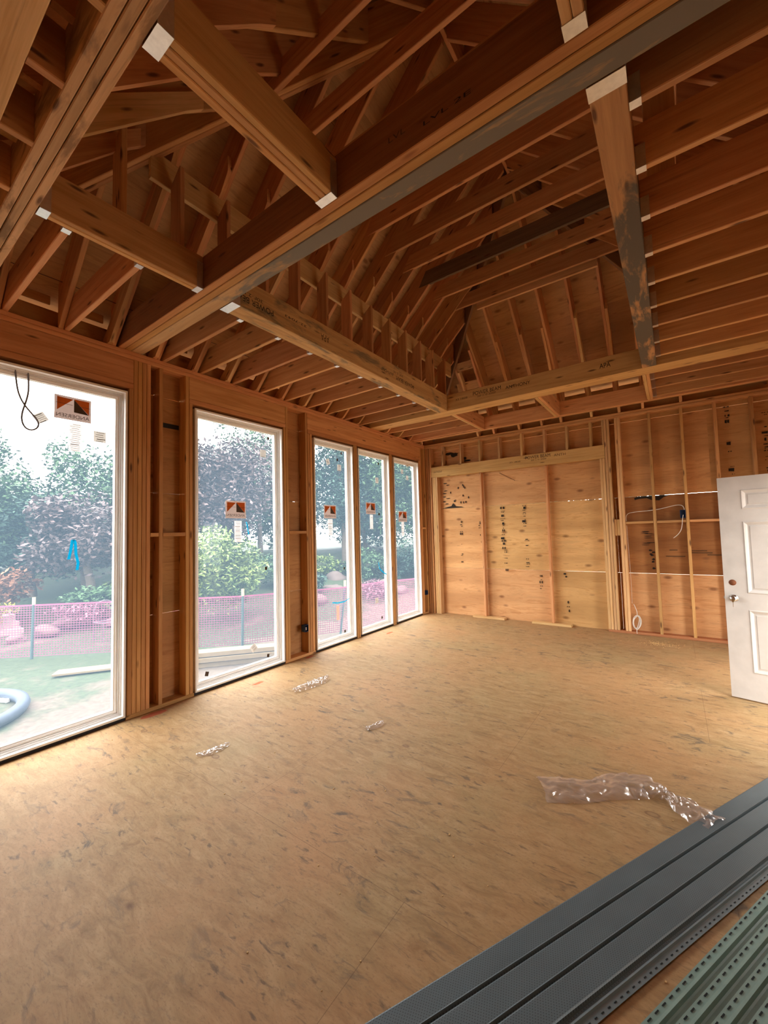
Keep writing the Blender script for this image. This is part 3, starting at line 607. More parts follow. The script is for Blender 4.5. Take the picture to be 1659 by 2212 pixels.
for (a, b, l, y1) in ((1.433, 1.511, 'two-ply block over the far wall corner, nearest the windows', 6.99), (2.716, 2.806, 'two-ply block in the middle behind the stamped crossing beam', 6.99), (4.003, 4.078, 'two-ply block on the door side behind the stamped crossing beam', 6.99)):
    m = (a + b) / 2; beam(l, 'y', 5.802, y1, [(a, m - .001, 'pine'), (m + .001, b, 'fir')], 3.755, 'blocks behind the far beam', 'beam_block')
beam('double header board parallel to the far wall, just in front of it', 'x', -.0, 5.5, [(6.996, 7.042, 'fir'), (7.044, 7.09, 'fir')], 3.755)

# ---------------------------------------------------------------- ceiling joists
def joist(x0, x1, y, label, group, face=None, sgn=0, mat='fir', d=.235):
    o = member('ceiling_joist', x0, x1, y, y + .038, Z, Z + d, M[mat]); tag(o, label, 'joist', group)
    if face is not None: hanger(o, 'x', y, y + .038, face, sgn, .045, .12)
    return o
JL = 'joists over the windows'
for k in range(9): joist(-.10, 1.327, 2.012 + .4064 * k, '%s joist in the row over the windows, counted from the stained crossing beam' % ORD[k], JL, 1.327, -1)
joist(-.10, 1.396, .777, 'joist over the cord window, the one nearer the speckled beam', JL, 1.396, -1)
joist(-.10, 1.396, 1.180, 'joist over the cord window, the one nearer the stained crossing beam', JL, 1.396, -1)
JR = 'joists on the door side'
for k in range(9): joist(4.159, 5.5, 2.003 + .4025 * k, '%s joist on the door side, counted from the stained crossing beam' % ORD[k], JR, 4.159, 1)
JF = 'joists behind the far beam'
for k, y in enumerate((6.065, 6.475, 6.885)): joist(-.10, 1.432, y, '%s joist behind the stamped crossing beam, at the window end' % ORD[k], JF)
for k, y in enumerate((6.02, 6.415, 6.84)): joist(4.079, 5.5, y, '%s joist behind the stamped crossing beam, at the door end' % ORD[k], JF, 4.079, 1)

# ---------------------------------------------------------------- roof: hips, ridge, rafters, purlins, struts, ties
RD = .286
def und(x): return RZ + RS * x
rb = member('ridge_board', 2.741, 2.779, 2.90, 5.0, 6.18, 6.47, M['fir']); tag(rb, 'ridge board at the top of the roof', 'ridge')
for (p0, p1, mt, l) in (((.1, .3), (2.70, 2.90), 'fir', 'double hip rafter rising over the cord window to the ridge'), ((5.42, .3), (2.82, 2.90), 'fir', 'hip rafter rising from the door side behind the near beams'),
                        ((.16, 7.54), (2.70, 5.0), 'hipw', 'dark brown hip rafter in the far roof corner at the windows'), ((5.36, 7.54), (2.82, 5.0), 'hipw', 'dark hip rafter in the far roof corner at the door side')):
    x0 = min(p0[0], 5.52 - p0[0]); x1 = min(p1[0], 5.52 - p1[0]); d2 = math.hypot(p1[0] - p0[0], p1[1] - p0[1]); dr = Vector(((p1[0] - p0[0]) / d2, (p1[1] - p0[1]) / d2, 0)); nr = Vector((-dr.y, dr.x, 0))
    r = empty('hip_rafter', (p0[0], p0[1], und(x0) - .09)); tag(r, l, 'rafter', 'hip rafters')
    for s_ in ((-.02, .02) if mt == 'fir' else (0,)):
        o = stick('ply', Vector((p0[0], p0[1], und(x0) - .09)) + nr * s_, Vector((p1[0], p1[1], und(x1) - .09)) + nr * s_, .038, .33, M[mt], cut0=.67, cut1=.67); adopt(o, r)
def rafter(kind, c, label, group, sister=True, mat='fir', side=-1):
    """kind 'w' window slope, 'd' door slope (run in x at y=c); 'f' far slope, 'n' near slope (run in y at x=c)"""
    if kind in 'wd':
        top = min(2.735, c - .2 - .045, 7.7 - c - .045); f = (lambda a, z: (a, c, z)) if kind == 'w' else (lambda a, z: (5.52 - a, c, z)); start = -.02
    else:
        m = min(c, 5.52 - c); top = min(2.72, m - .045); f = (lambda a, z: (c, 7.7 - a, z)) if kind == 'f' else (lambda a, z: (c, .2 + a, z)); start = .145 if kind == 'f' else .25
    if top < start + .25: return
    o = stick('rafter', f(start, und(start)), f(top, und(top)), .038, RD, M[mat], cut0=RS, cut1=RS); tag(o, label, 'rafter', group)
    if sister and top > 1.0:
        e = min(1.32, top - .05); s0 = -.10 if kind in 'wd' else .14
        if kind == 'n': s0 = .25
        foot = Z if kind != 'n' else und(s0) - .05
        pts = [(s0, foot), (s0 + .12, foot), (e - .12, und(e) - .135), (e, und(e) - .015), (e, und(e) + .12), (s0 + .05, und(s0) + .17), (s0, und(s0) + .12)]
        if kind in 'wd': pts = [(s0, foot + .001), (.05, foot + .001), (e - .10, und(e - .10) - .05), (e, und(e) - .01), (e, und(e) + .12), (0, und(0) + .13), (s0, foot + .06)]
        bm = bmesh.new(); th = .036; ds = side * .039
        def off(p): return Vector(p) + (Vector((0, ds, 0)) if kind in 'wd' else Vector((ds, 0, 0)))
        ta = Vector((0, th / 2, 0)) if kind in 'wd' else Vector((th / 2, 0, 0))
        og = Vector(f(s0, und(s0))); d = (Vector(f(1, und(1))) - Vector(f(0, und(0)))).normalized()
        az = (Vector((0, 0, 1)) - d * d.z).normalized(); ay = az.cross(d); rot = Matrix((d, ay, az)).transposed(); inv = rot.transposed()
        a = [bm.verts.new(inv @ (off(f(*p)) - ta - og)) for p in pts]; b = [bm.verts.new(inv @ (off(f(*p)) + ta - og)) for p in pts]
        bm.faces.new(a); bm.faces.new(b[::-1]); n = len(a)
        for i in range(n): bm.faces.new((a[i], a[(i + 1) % n], b[(i + 1) % n], b[i]))
        bmesh.ops.recalc_face_normals(bm, faces=bm.faces); s = link('sister_board', bm, M['pine' if random.random() < .4 else 'fir']); s.matrix_world = Matrix.Translation(og) @ rot.to_4x4(); adopt(s, o)
    return o
k = 0
for i in range(-1, 16):
    y = 1.157 + .4064 * i
    if .5 < y < 7.3: rafter('w', y, '%s rafter of the roof slope over the windows, counted from the near beams' % ORD[k], 'rafters over the windows'); k += 1
k = 0
for i in range(-1, 16):
    y = 1.157 + .4064 * i
    if .5 < y < 7.3: rafter('d', y, '%s rafter of the roof slope on the door side, counted from the near beams' % ORD[k], 'rafters on the door side', sister=False); k += 1
k = 0
for i in range(-3, 11):
    x = 1.565 + .4 * i
    if .3 < x < 5.25: rafter('f', x, '%s rafter of the far roof slope, counted from the windows' % ORD[k], 'rafters of the far slope', side=1 if i % 3 else -1); k += 1
k = 0
for i in range(-3, 11):
    x = 1.565 + .4 * i
    if .3 < x < 5.25: rafter('n', x, '%s rafter of the near roof slope above the near beams, counted from the windows' % ORD[k], 'rafters of the near slope', side=1); k += 1
tag(member('purlin', 1.142, 1.18, 1.36, 6.38, 4.385, 4.618, M['pine']), 'pale purlin board on struts under the rafters over the windows', 'purlin', 'purlins')
tag(member('purlin', 4.34, 4.378, 1.36, 6.38, 4.385, 4.618, M['fir']), 'purlin board under the rafters on the door side', 'purlin', 'purlins')
tag(member('purlin', 1.93, 3.59, 5.79, 5.828, 5.085, 5.318, M['pine']), 'purlin board across the far roof slope from hip to hip', 'purlin', 'purlins')
for k, y in enumerate((1.106, 1.504, 1.898, 2.292, 2.682, 3.082, 3.48, 3.88, 4.28, 4.675, 5.07, 5.455, 5.85)):
    yc = y + .019
    zb = 3.758 if not 1.58 < yc < 1.84 else 3.78
    o = stick('strut', (1.181, yc, zb), (1.181, yc, 4.40), .038, .139, M['fir'], (1, 0, 0), cut1=.75)
    tag(o, '%s upright strut under the purlin over the windows, counted from the near beams' % ORD[k], 'strut', 'purlin struts')
for k, y in enumerate((2.29, 2.68, 3.08, 3.48, 3.88, 4.28, 4.675, 5.07, 5.455)):
    yc = y + .2
    o = stick('strut', (4.339, yc, 3.77), (4.339, yc, 4.40), .038, .139, M['pine' if k < 2 else 'fir'], (-1, 0, 0), cut1=.75)
    tag(o, '%s upright strut under the purlin on the door side, counted from the stained beam' % ORD[k], 'strut', 'door side struts')
for k, y in enumerate((1.93, 2.337, 2.75, 3.155, 3.565, 3.97, 4.375, 4.79, 5.195, 5.62)):
    o = stick('collar_tie', (1.49, y + .019, 5.1), (4.03, y + .019, 5.1), .038, .20, M['grey' if k == 7 else 'fir'], cut0=.6, cut1=-.6)
    tag(o, '%s collar tie across the roof, counted from the near beams%s' % (ORD[k], ', the dark grey one' if k == 7 else ''), 'collar tie', 'collar ties')
for (p0, p1, l) in (((1.10, 6.655, 4.56), (1.53, 6.655, 4.56), 'upper blocking board beside the dark hip in the far corner'), ((1.06, 6.94, 4.30), (1.53, 6.94, 4.30), 'lower blocking board beside the dark hip in the far corner')):
    tag(stick('rafter_block', p0, p1, .038, .15, M['pine'], (0, -.5, 1)), l, 'blocking', 'rafter blocks')
# eave blocks over the window wall, one per bay
yy = [.777, 1.137, 1.18, 1.543]
bays = [(.62, .73), (.80, 1.098), (1.22, 1.50), (1.86, 1.91)] + [(2.055 + .4064 * i, 2.317 + .4064 * i) for i in range(12)]
for k, (a, b) in enumerate(bays):
    if b - a > .1: tag(stick('eave_block', (-.09, a, 3.735), (-.09, b, 3.735), .02, .075, M['stud']), '%s eave block above the window wall plate, counted from the near beams' % ORD[k], 'blocking', 'eave blocks')
tag(tube('eave_wire', [(.08, .3, 3.88), (.08, .9, 3.885), (.085, 1.3, 3.90), (.08, 1.7, 3.885), (.08, 2.6, 3.88), (.085, 3.3, 3.89), (.08, 3.9, 3.88)], .0035, M['wire']), 'thin wire strung through the rafters above the window wall', 'wire')

# ---------------------------------------------------------------- electrical odds and ends
def elbox(name, x0, x1, y0, y1, z0, z1, label, open_axis):
    bm = bmesh.new(); t = .004
    if open_axis == 'x':
        for b in ((x0, x0 + t, y0, y1, z0, z1), (x0, x1, y0, y0 + t, z0, z1), (x0, x1, y1 - t, y1, z0, z1), (x0, x1, y0, y1, z0, z0 + t), (x0, x1, y0, y1, z1 - t, z1)): addbox(bm, *b)
    else:
        for b in ((x0, x1, y1 - t, y1, z0, z1), (x0, x0 + t, y0, y1, z0, z1), (x1 - t, x1, y0, y1, z0, z1), (x0, x1, y0, y1, z0, z0 + t), (x0, x1, y0, y1, z1 - t, z1)): addbox(bm, *b)
    bmesh.ops.recalc_face_normals(bm, faces=bm.faces); return tag(link(name, bm, M['bluebox']), label, 'electrical box', 'blue electrical boxes')
b1 = elbox('outlet_box', -.065, .006, 3.93, 3.997, .335, .43, 'blue outlet box low on the stud between two windows', 'x')
adopt(box('box_label', (.004, .0065, 3.942, 3.962, .36, .40), M['sticker']), b1)
elbox('switch_box', 4.308, 4.374, 7.424, 7.49, 1.785, 1.905, 'blue switch box on the far wall stud with white cable', 'y')
elbox('corner_box', -.06, .004, 7.32, 7.383, .38, .47, 'small dark blue box in the corner past the last narrow window', 'x')
tag(tube('switch_cable', [(3.612, 7.50, 1.765), (3.606, 7.50, 1.83), (3.62, 7.50, 1.885), (3.70, 7.49, 1.905), (3.85, 7.46, 1.912), (3.99, 7.424, 1.92), (4.12, 7.46, 1.945), (4.25, 7.48, 1.982), (4.33, 7.47, 1.985), (4.358, 7.455, 1.955), (4.362, 7.45, 1.905)], .0045, M['cable']), 'thin white cable looping through studs into the blue switch box', 'cable', 'loose cables')
tag(tube('cable_tail', [(4.345, 7.44, 1.83), (4.33, 7.41, 1.76), (4.325, 7.405, 1.66), (4.30, 7.405, 1.58), (4.25, 7.41, 1.52), (4.21, 7.42, 1.49)], .0045, M['cable']), 'white cable tail hanging out of the blue switch box', 'cable', 'loose cables')
coil = []
for i in range(44):
    a = i / 44 * 2 * math.pi * 4.5; coil.append((3.665 + .052 * math.cos(a) + .0006 * i, 7.47 + .03 * math.sin(a * .5) - .02, .185 + .105 * math.sin(a) + .012 * math.sin(i * 1.7) - .35 * (3.665 - (3.665 + .052 * math.cos(a)))))
coil += [(3.70, 7.45, .30), (3.68, 7.46, .38), (3.645, 7.48, .46)]
coil = [(3.675, 7.43, .015), (3.66, 7.44, .06)] + coil
tag(tube('cable_coil', coil, .0045, M['cable']), 'white cable coil tied at the foot of the far wall twin stud', 'cable', 'loose cables')
tag(tube('stud_cable', [(3.622, 7.52, .46), (3.628, 7.52, .8), (3.618, 7.52, 1.2), (3.612, 7.52, 1.6), (3.612, 7.505, 1.70)], .003, M['cable']), 'thin cable running up beside the far wall twin stud', 'cable', 'loose cables')
tag(tube('cable_loop', [(-.06, .875, 3.09), (-.055, .885, 2.95), (-.05, .90, 2.86), (-.05, .955, 2.77), (-.05, 1.02, 2.70), (-.05, 1.035, 2.645), (-.05, 1.0, 2.60), (-.05, .945, 2.60), (-.05, .915, 2.67), (-.05, .925, 2.76), (-.05, .955, 2.86), (-.055, .965, 2.97), (-.06, .955, 3.09)], .0065, M['cord']), 'grey cord loop hanging from the top of the widest window', 'cord')
def ribbon(name, pts, w_, label, wd=(0, 1, 0)):
    bm = bmesh.new(); wv = Vector(wd) * w_ / 2
    prev = None
    for p in pts:
        a, b = bm.verts.new(Vector(p) - wv), bm.verts.new(Vector(p) + wv)
        if prev: bm.faces.new((prev[0], prev[1], b, a))
        prev = (a, b)
    o = link(name, bm, M['cyan']); sol = o.modifiers.new('thickness', 'SOLIDIFY'); sol.thickness = .0015; return tag(o, label, 'strap', 'turquoise straps')
ribbon('strap', [(-.078, 1.258, 1.517), (-.076, 1.272, 1.60), (-.074, 1.282, 1.683), (-.071, 1.293, 1.688), (-.075, 1.303, 1.66), (-.078, 1.31, 1.56), (-.078, 1.327, 1.483), (-.079, 1.32, 1.42)], .022, 'turquoise strap draped on the widest window pane')
ribbon('strap', [(-.079, 3.062, 1.86), (-.077, 3.075, 1.80), (-.077, 3.085, 1.74), (-.079, 3.096, 1.70)], .016, 'turquoise strap on the pane beside its sticker, above the lumber')
ribbon('strap', [(-.079, 5.79, 1.16), (-.078, 5.81, 1.06), (-.076, 5.85, 1.02), (-.074, 5.90, .985), (-.072, 5.96, .95), (-.066, 6.005, .93)], .022, 'turquoise strap on the middle narrow window', (0, .5, .8))
ribbon('strap', [(-.079, 4.565, .585), (-.078, 4.58, .635), (-.077, 4.70, .612), (-.075, 4.86, .612), (-.07, 4.965, .645)], .018, 'turquoise strap string with tag on the first narrow window', (0, .35, .9))

# ---------------------------------------------------------------- open white door
th = math.radians(14); du = Vector((math.cos(th), -math.sin(th), 0)); dn = Vector((-math.sin(th), -math.cos(th), 0))   # dn: side facing the room
D0 = Vector((4.592, 5.183, .012)); DW, DH, DT = .90, 2.12, .044
dr = struct(empty('door_1', D0))
def dpt(u, v, e): return D0 + du * u + Vector((0, 0, v)) + dn * e
panels = [(.135, .40, 1.80, 1.99), (.50, .765, 1.80, 1.99), (.135, .40, 1.00, 1.685), (.50, .765, 1.00, 1.685), (.135, .40, .255, .845), (.50, .765, .255, .845)]
panels = [(a + .035, b + .035, c, d) for a, b, c, d in panels]
def door_leaf():
    bm = bmesh.new()
    us = sorted({0, DW} | {p[0] for p in panels} | {p[1] for p in panels}); vs = sorted({0, DH} | {p[2] for p in panels} | {p[3] for p in panels})
    for i in range(len(us) - 1):
        for j in range(len(vs) - 1):
            u0, u1, v0, v1 = us[i], us[i + 1], vs[j], vs[j + 1]
            pn = any(abs(p[0] - u0) < 1e-6 and abs(p[1] - u1) < 1e-6 and p[2] <= v0 + 1e-6 and p[3] >= v1 - 1e-6 for p in panels)
            q = [(u0, v0), (u1, v0), (u1, v1), (u0, v1)]
            if not pn: bm.faces.new([bm.verts.new(dpt(u, v, 0)) for u, v in q]); continue
            steps = [(0, 0), (.008, .006), (.018, .002), (.034, -.007), (.046, -.007), (.052, -.003)]; prevr = None
            for ins, e in steps:
                r = [bm.verts.new(dpt(u0 + ins if k in (0, 3) else u1 - ins, v0 + ins if k in (0, 1) else v1 - ins, e)) for k in range(4)]
                if prevr:
                    for k in range(4): bm.faces.new((prevr[k], prevr[(k + 1) % 4], r[(k + 1) % 4], r[k]))
                prevr = r
            bm.faces.new(prevr)
    c = [[dpt(u, v, -DT) for u, v in ((0, 0), (DW, 0), (DW, DH), (0, DH))], [dpt(u, v, 0) for u, v in ((0, 0), (DW, 0), (DW, DH), (0, DH))]]
    bm.faces.new([bm.verts.new(p) for p in c[0]])
    for k in range(4): bm.faces.new([bm.verts.new(p) for p in (c[0][k], c[0][(k + 1) % 4], c[1][(k + 1) % 4], c[1][k])])
    bmesh.ops.remove_doubles(bm, verts=bm.verts, dist=1e-5); bmesh.ops.recalc_face_normals(bm, faces=bm.faces)
    return link('door_leaf', bm, M['doorw'])
lf = adopt(door_leaf(), dr)
def lathe(name, prof, centre, axis, mat, seg=28):
    bm = bmesh.new(); ax = Vector(axis).normalized(); t1 = ax.cross(Vector((0, 0, 1))).normalized() if abs(ax.z) < .9 else Vector((1, 0, 0)); t2 = ax.cross(t1); rings = []
    for r, h in prof: rings.append([bm.verts.new(Vector(centre) + ax * h + t1 * (r * math.cos(2 * math.pi * k / seg)) + t2 * (r * math.sin(2 * math.pi * k / seg))) for k in range(seg)])
    for a, b in zip(rings, rings[1:]):
        for k in range(seg): bm.faces.new((a[k], a[(k + 1) % seg], b[(k + 1) % seg], b[k]))
    if prof[0][0] > 1e-6: bm.faces.new(rings[0][::-1])
    if prof[-1][0] > 1e-6: bm.faces.new(rings[-1])
    bmesh.ops.recalc_face_normals(bm, faces=bm.faces); return link(name, bm, mat, smooth=True)
hole = adopt(lathe('deadbolt_hole', [(.0285, .0005), (.0285, .0012)], dpt(.066, 1.095, 0), dn, M['doorcore']), dr); hole['label'] = 'empty deadbolt hole'
kn = adopt(lathe('door_knob', [(.033, .0003), (.033, .006), (.028, .010), (.013, .013), (.012, .028), (.020, .036), (.0275, .046), (.028, .056), (.024, .064), (.012, .068), (.0, .0685)], dpt(.070, .945, 0), dn, M['chrome']), dr); kn['label'] = 'satin nickel knob'
kp = box('key', (-.006, .006, -.001, .001, -.03, 0), M['brass'])
kp.matrix_world = Matrix.Translation(dpt(.070, .945, .07)) ; adopt(kp, dr)
kb = adopt(boxes('key_ring', [(-.0015, .0015, -.001, .001, -.075, -.03)], M['brass']), kp); kb.matrix_parent_inverse = Matrix(); 
lt = box('latch', (-.012, 0, -.008, .008, -.012, .012), M['galv']); lt.matrix_world = Matrix.Translation(dpt(0, .945, -.022)); adopt(lt, dr)

# ---------------------------------------------------------------- soffit panels lying on the floor
pu = Vector((.4715, .8819, 0)); pn_ = Vector((.8819, -.4715, 0))
def panel(name, prof, og, dirv, L, mat, lip=None, lipprof=None, slots=None, z=.0):
    """sheet with a folded cross-section extruded along its length"""
    dirv = Vector(dirv).normalized(); nrm = Vector((dirv.y, -dirv.x, 0))
    bm = bmesh.new(); N = 2
    r = empty(name, og)
    def ext(pr, nm, mt, th=.0014):
        bm = bmesh.new()
        a = [bm.verts.new((0, -v, h)) for v, h in pr]; b = [bm.verts.new((L, -v, h)) for v, h in pr]
        for i in range(len(pr) - 1): bm.faces.new((a[i], b[i], b[i + 1], a[i + 1]))
        bmesh.ops.recalc_face_normals(bm, faces=bm.faces)
        if sum(f.normal.z for f in bm.faces) < 0: bmesh.ops.reverse_faces(bm, faces=bm.faces)
        o = link(nm, bm, mt); sd = o.modifiers.new('thickness', 'SOLIDIFY'); sd.thickness = th; sd.offset = -1; return o
    parts = [ext(prof, 'perforated_sheet', mat)]
    if lipprof: parts.append(ext(lipprof, 'nailing_hem', lip))
    if slots:
        v0, v1, h, step, ln = slots; bs = []
        x = .02
        while x < L: bs.append((x, x + ln, -v1, -v0, h, h + .0006)); x += step
        so = boxes('nail_slots', bs, M['slot']); so['kind'] = 'stuff'; parts.append(so)
    mw = Matrix((dirv, -nrm, Vector((0, 0, 1)))).transposed().to_4x4(); mw.translation = Vector(og)
    for o in parts: o.matrix_world = mw; adopt(o, r)
    return r
def groove(c, w_=.010, h0=.018, h1=.007): return [(c - w_, h0), (c - w_ * .55, h0 + .003), (c - w_ * .2, h1), (c + w_ * .35, h1), (c + w_ * .5, h0 - .002), (c + w_, h0)]
prof = [(0, .002), (.002, .017), (.006, .018)] + groove(.098) + groove(.203) + [(.292, .018), (.300, .021), (.304, .008), (.312, .008)]
lipp = [(.312, .008), (.318, .014), (.324, .015), (.328, .008), (.334, .008), (.355, .007)]
p0 = Vector((3.318, 1.18, 0)) - pu * .55
pa = panel('soffit_panel', prof, p0 + Vector((0, 0, .003)), pu, 3.66, M['soffit'], M['soffitp'], lipp, (.342, .3455, .0085, .034, .012))
tag(pa, 'dark slate perforated soffit panel lying face up on the floor', 'soffit panel', 'soffit panels')
qd = Vector((.435, .9, 0)).normalized(); qn = Vector((qd.y, -qd.x, 0))
gl = ['topmost grey green panel edge, beside the slate perforated panel', 'second grey green panel from the slate perforated one', 'third grey green panel from the slate perforated one', 'fourth grey green panel, last in the fanned pile']
for k in range(5):
    base = Vector((4.049, 1.657, 0)) - qd * 1.0 + qn * (.068 * k)
    z = .003 + .0225 * k
    gp = [(0, .006), (.022, .006), (.026, .016), (.036, .018), (.040, .004), (.046, .003), (.060, .004), (.068, .018), (.12, .019), (.13, .006), (.14, .018), (.30, .019)]
    o = panel('soffit_panel', gp[5:], base + Vector((0, 0, z)), qd, 2.75, M['soffitg'], M['soffitg'], gp[:6], (.007, .0115, .0075, .045, .021))
    tag(o, (gl + ['outermost grey green panel, farthest from the slate perforated one'])[k], 'soffit panel', 'soffit panels')

# ---------------------------------------------------------------- litter on the floor
def wrap(name, spine, widths, label, seed, amp=.012, lift=.012, n=9, sub=1):
    rnd = random.Random(seed); bm = bmesh.new(); rows = []
    for i, (p, w_) in enumerate(zip(spine, widths)):
        t = Vector(spine[min(i + 1, len(spine) - 1)]) - Vector(spine[max(i - 1, 0)]); t.normalize(); nv = Vector((t.y, -t.x))
        row = []
        for j in range(n):
            s_ = (j / (n - 1) - .5) * w_ + rnd.uniform(-.1, .1) * w_ / n * 2
            h = lift * (1 - (2 * j / (n - 1) - 1) ** 2) + rnd.uniform(0, amp)
            if j in (0, n - 1): h = rnd.uniform(.001, .006)
            row.append(bm.verts.new((p[0] + nv.x * s_ + rnd.uniform(-.006, .006), p[1] + nv.y * s_ + rnd.uniform(-.006, .006), .0015 + h)))
        rows.append(row)
    for a, b in zip(rows, rows[1:]):
        for j in range(n - 1):
            if rnd.random() < .5: bm.faces.new((a[j], a[j + 1], b[j])); bm.faces.new((a[j + 1], b[j + 1], b[j]))
            else: bm.faces.new((a[j], a[j + 1], b[j + 1])); bm.faces.new((a[j], b[j + 1], b[j]))
    bmesh.ops.recalc_face_normals(bm, faces=bm.faces)
    if sum(f.normal.z for f in bm.faces) < 0: bmesh.ops.reverse_faces(bm, faces=bm.faces)
    bmesh.ops.subdivide_edges(bm, edges=bm.edges[:], cuts=1, use_grid_fill=True, smooth=.6)
    o = link(name, bm, M['film'], smooth=True); return tag(o, label, 'plastic', 'clear plastic scraps')
def lerp(pts, n):
    out = []
    for k in range(n):
        u = k / (n - 1) * (len(pts) - 1); i = min(int(u), len(pts) - 2); f = u - i
        out.append(tuple(pts[i][c] * (1 - f) + pts[i + 1][c] * f for c in range(len(pts[0]))))
    return out
big = lerp([(3.44, 2.74, .26), (3.60, 2.83, .26), (3.75, 2.93, .20), (3.86, 3.05, .26), (3.97, 3.12, .26), (4.06, 3.10, .15), (4.11, 3.07, .07), (4.18, 3.03, .17), (4.26, 2.97, .21), (4.33, 2.93, .2)], 46)
wrap('plastic_wrap', [(a, b) for a, b, c in big], [c for a, b, c in big], 'long twisted clear plastic sheet on the floor beside the slate panel', 3, .022, .022, 11)
m1 = lerp([(1.16, 1.72, .03), (1.19, 1.80, .09), (1.205, 1.88, .08), (1.21, 1.97, .02)], 16)
wrap('plastic_wrap', [(a, b) for a, b, c in m1], [c for a, b, c in m1], 'small leaf-shaped clear plastic scrap nearest the cord window', 5, .012, .012)
m2 = lerp([(.83, 2.98, .03), (.84, 3.12, .13), (.85, 3.25, .15), (.86, 3.37, .14), (.865, 3.48, .04)], 24)
wrap('plastic_wrap', [(a, b) for a, b, c in m2], [c for a, b, c in m2], 'crumpled clear plastic bag on the floor by the lumber window', 8, .03, .02)
m3 = lerp([(2.0, 2.75, .03), (2.02, 2.82, .08), (2.035, 2.88, .08), (2.05, 2.94, .03)], 12)
wrap('plastic_wrap', [(a, b) for a, b, c in m3], [c for a, b, c in m3], 'tiny clear plastic scrap alone in the middle of the floor', 11, .015, .012)
def blot(name, x, y, rx, ry, mat, z=.0006, seed=1):
    rnd = random.Random(seed); n = 18
    o = quadmesh(name, [[(x + rx * math.cos(2 * math.pi * i / n) * rnd.uniform(.75, 1.1), y + ry * math.sin(2 * math.pi * i / n) * rnd.uniform(.75, 1.1), z) for i in range(n)]], M[mat]); o.parent = fl; o['label'] = 'sprayed red paint mark'; return o
blot('paint_mark', .085, 1.90, .05, .14, 'reddull', seed=1); blot('paint_mark', .27, 2.95, .03, .08, 'redpaint', seed=2); blot('paint_mark', .25, 5.61, .03, .10, 'redpaint', seed=3); blot('paint_mark', .06, 3.96, .03, .09, 'reddull', seed=4)
bm = bmesh.new(); rnd = random.Random(4)
for i in range(260):
    r = abs(rnd.gauss(0, .13)); a = rnd.uniform(0, 6.28); x, y, s_ = 3.93 + 1.5 * r * math.cos(a), 6.98 + .9 * r * math.sin(a), rnd.uniform(.003, .008); addbox(bm, x, x + s_, y, y + s_ * 1.6, .0005, .003 + .003 * rnd.random())
tag(link('sawdust', bm, M['sawdust']), 'light sawdust scattered on the floor before the far wall', 'sawdust', kind='stuff')
bm = bmesh.new()
for i in range(170):
    x, y, s_ = rnd.uniform(.2, 4.6), rnd.uniform(.9, 4.6), rnd.uniform(.002, .0055); addbox(bm, x, x + s_, y, y + s_ * rnd.uniform(1, 2.2), .0005, .001 + s_ * .6)
tag(link('wood_crumbs', bm, M['sawdust']), 'tiny wood crumbs sprinkled over the plywood floor', 'debris', kind='stuff')

# ---------------------------------------------------------------- outdoors
def ground():
    bm = bmesh.new(); nx, ny = 60, 60; rnd = random.Random(2); grid = []
    for i in range(nx + 1):
        row = []
        for j in range(ny + 1):
            x = -60 + 90 * i / nx; y = -40 + 100 * j / ny
            d = ((x + 7.0) * -2.92 + (y - 2.67) * 3.2) / 4.33          # distance beyond the fence line
            z = -.8 + max(0, min(1.6, (d - 3.2) * .16)) + (rnd.uniform(-.05, .05) if d > 3 else 0)
            row.append(bm.verts.new((x, y, z)))
        grid.append(row)
    for i in range(nx):
        for j in range(ny): bm.faces.new((grid[i][j], grid[i + 1][j], grid[i + 1][j + 1], grid[i][j + 1]))
    bmesh.ops.recalc_face_normals(bm, faces=bm.faces)
    return struct(link('lawn', bm, M['lawn']))
ground()
def leafcloud(name, c, rad, n, size, mat, seed, flat=.5, shell=.45):
    rnd = random.Random(seed); bm = bmesh.new(); blobs = []
    blobs.append((Vector((0, 0, -.25)), .6))
    for _ in range(24):
        d = Vector((rnd.gauss(0, 1), rnd.gauss(0, 1), rnd.gauss(0, 1))).normalized() * rnd.uniform(.3, .74); blobs.append((d, rnd.uniform(.26, .42)))
    for i in range(n):
        bd, br = rnd.choice(blobs); d = bd + Vector((rnd.gauss(0, 1), rnd.gauss(0, 1), rnd.gauss(0, 1) * .7)).normalized() * br * rnd.uniform(shell, 1.0)
        p = Vector((d.x * rad[0], d.y * rad[1], d.z * rad[2]))
        a = Vector((rnd.gauss(0, 1), rnd.gauss(0, 1), rnd.gauss(0, flat))).normalized(); b = a.cross(Vector((rnd.gauss(0, .5), rnd.gauss(0, .5), 1))).normalized(); s_ = size * rnd.uniform(.6, 1.3)
        q = [p - a * s_, p + b * s_ * .45, p + a * s_, p - b * s_ * .45]; bm.faces.new([bm.verts.new(v) for v in q])
    return link(name, bm, mat)
def tree(kind, label, x, y, zb, h, rx, mat, seed, n=11000, size=.10, trunk=True, group='trees beyond the fence', cat='tree', low=.06):
    r = empty(kind, (x, y, zb)); tag(r, label, cat, group)
    o = leafcloud('crown', None, (rx, rx, h * (1 - low) / 2), n, size, M[mat], seed); o.parent = r; o.location = (0, 0, h * (1 + low) / 2)
    if trunk:
        rnd = random.Random(seed); bm = bmesh.new(); prev = None
        for k in range(6):
            z = h * .75 * k / 5; rr = .16 * (1 - .14 * k); cx, cy = rnd.uniform(-.08, .08) * k, rnd.uniform(-.08, .08) * k
            ringv = [bm.verts.new((cx + rr * math.cos(a * math.pi / 4), cy + rr * math.sin(a * math.pi / 4), z)) for a in range(8)]
            if prev:
                for a in range(8): bm.faces.new((prev[a], prev[(a + 1) % 8], ringv[(a + 1) % 8], ringv[a]))
            prev = ringv
        link('trunk', bm, M['bark'], r, True)
    return r
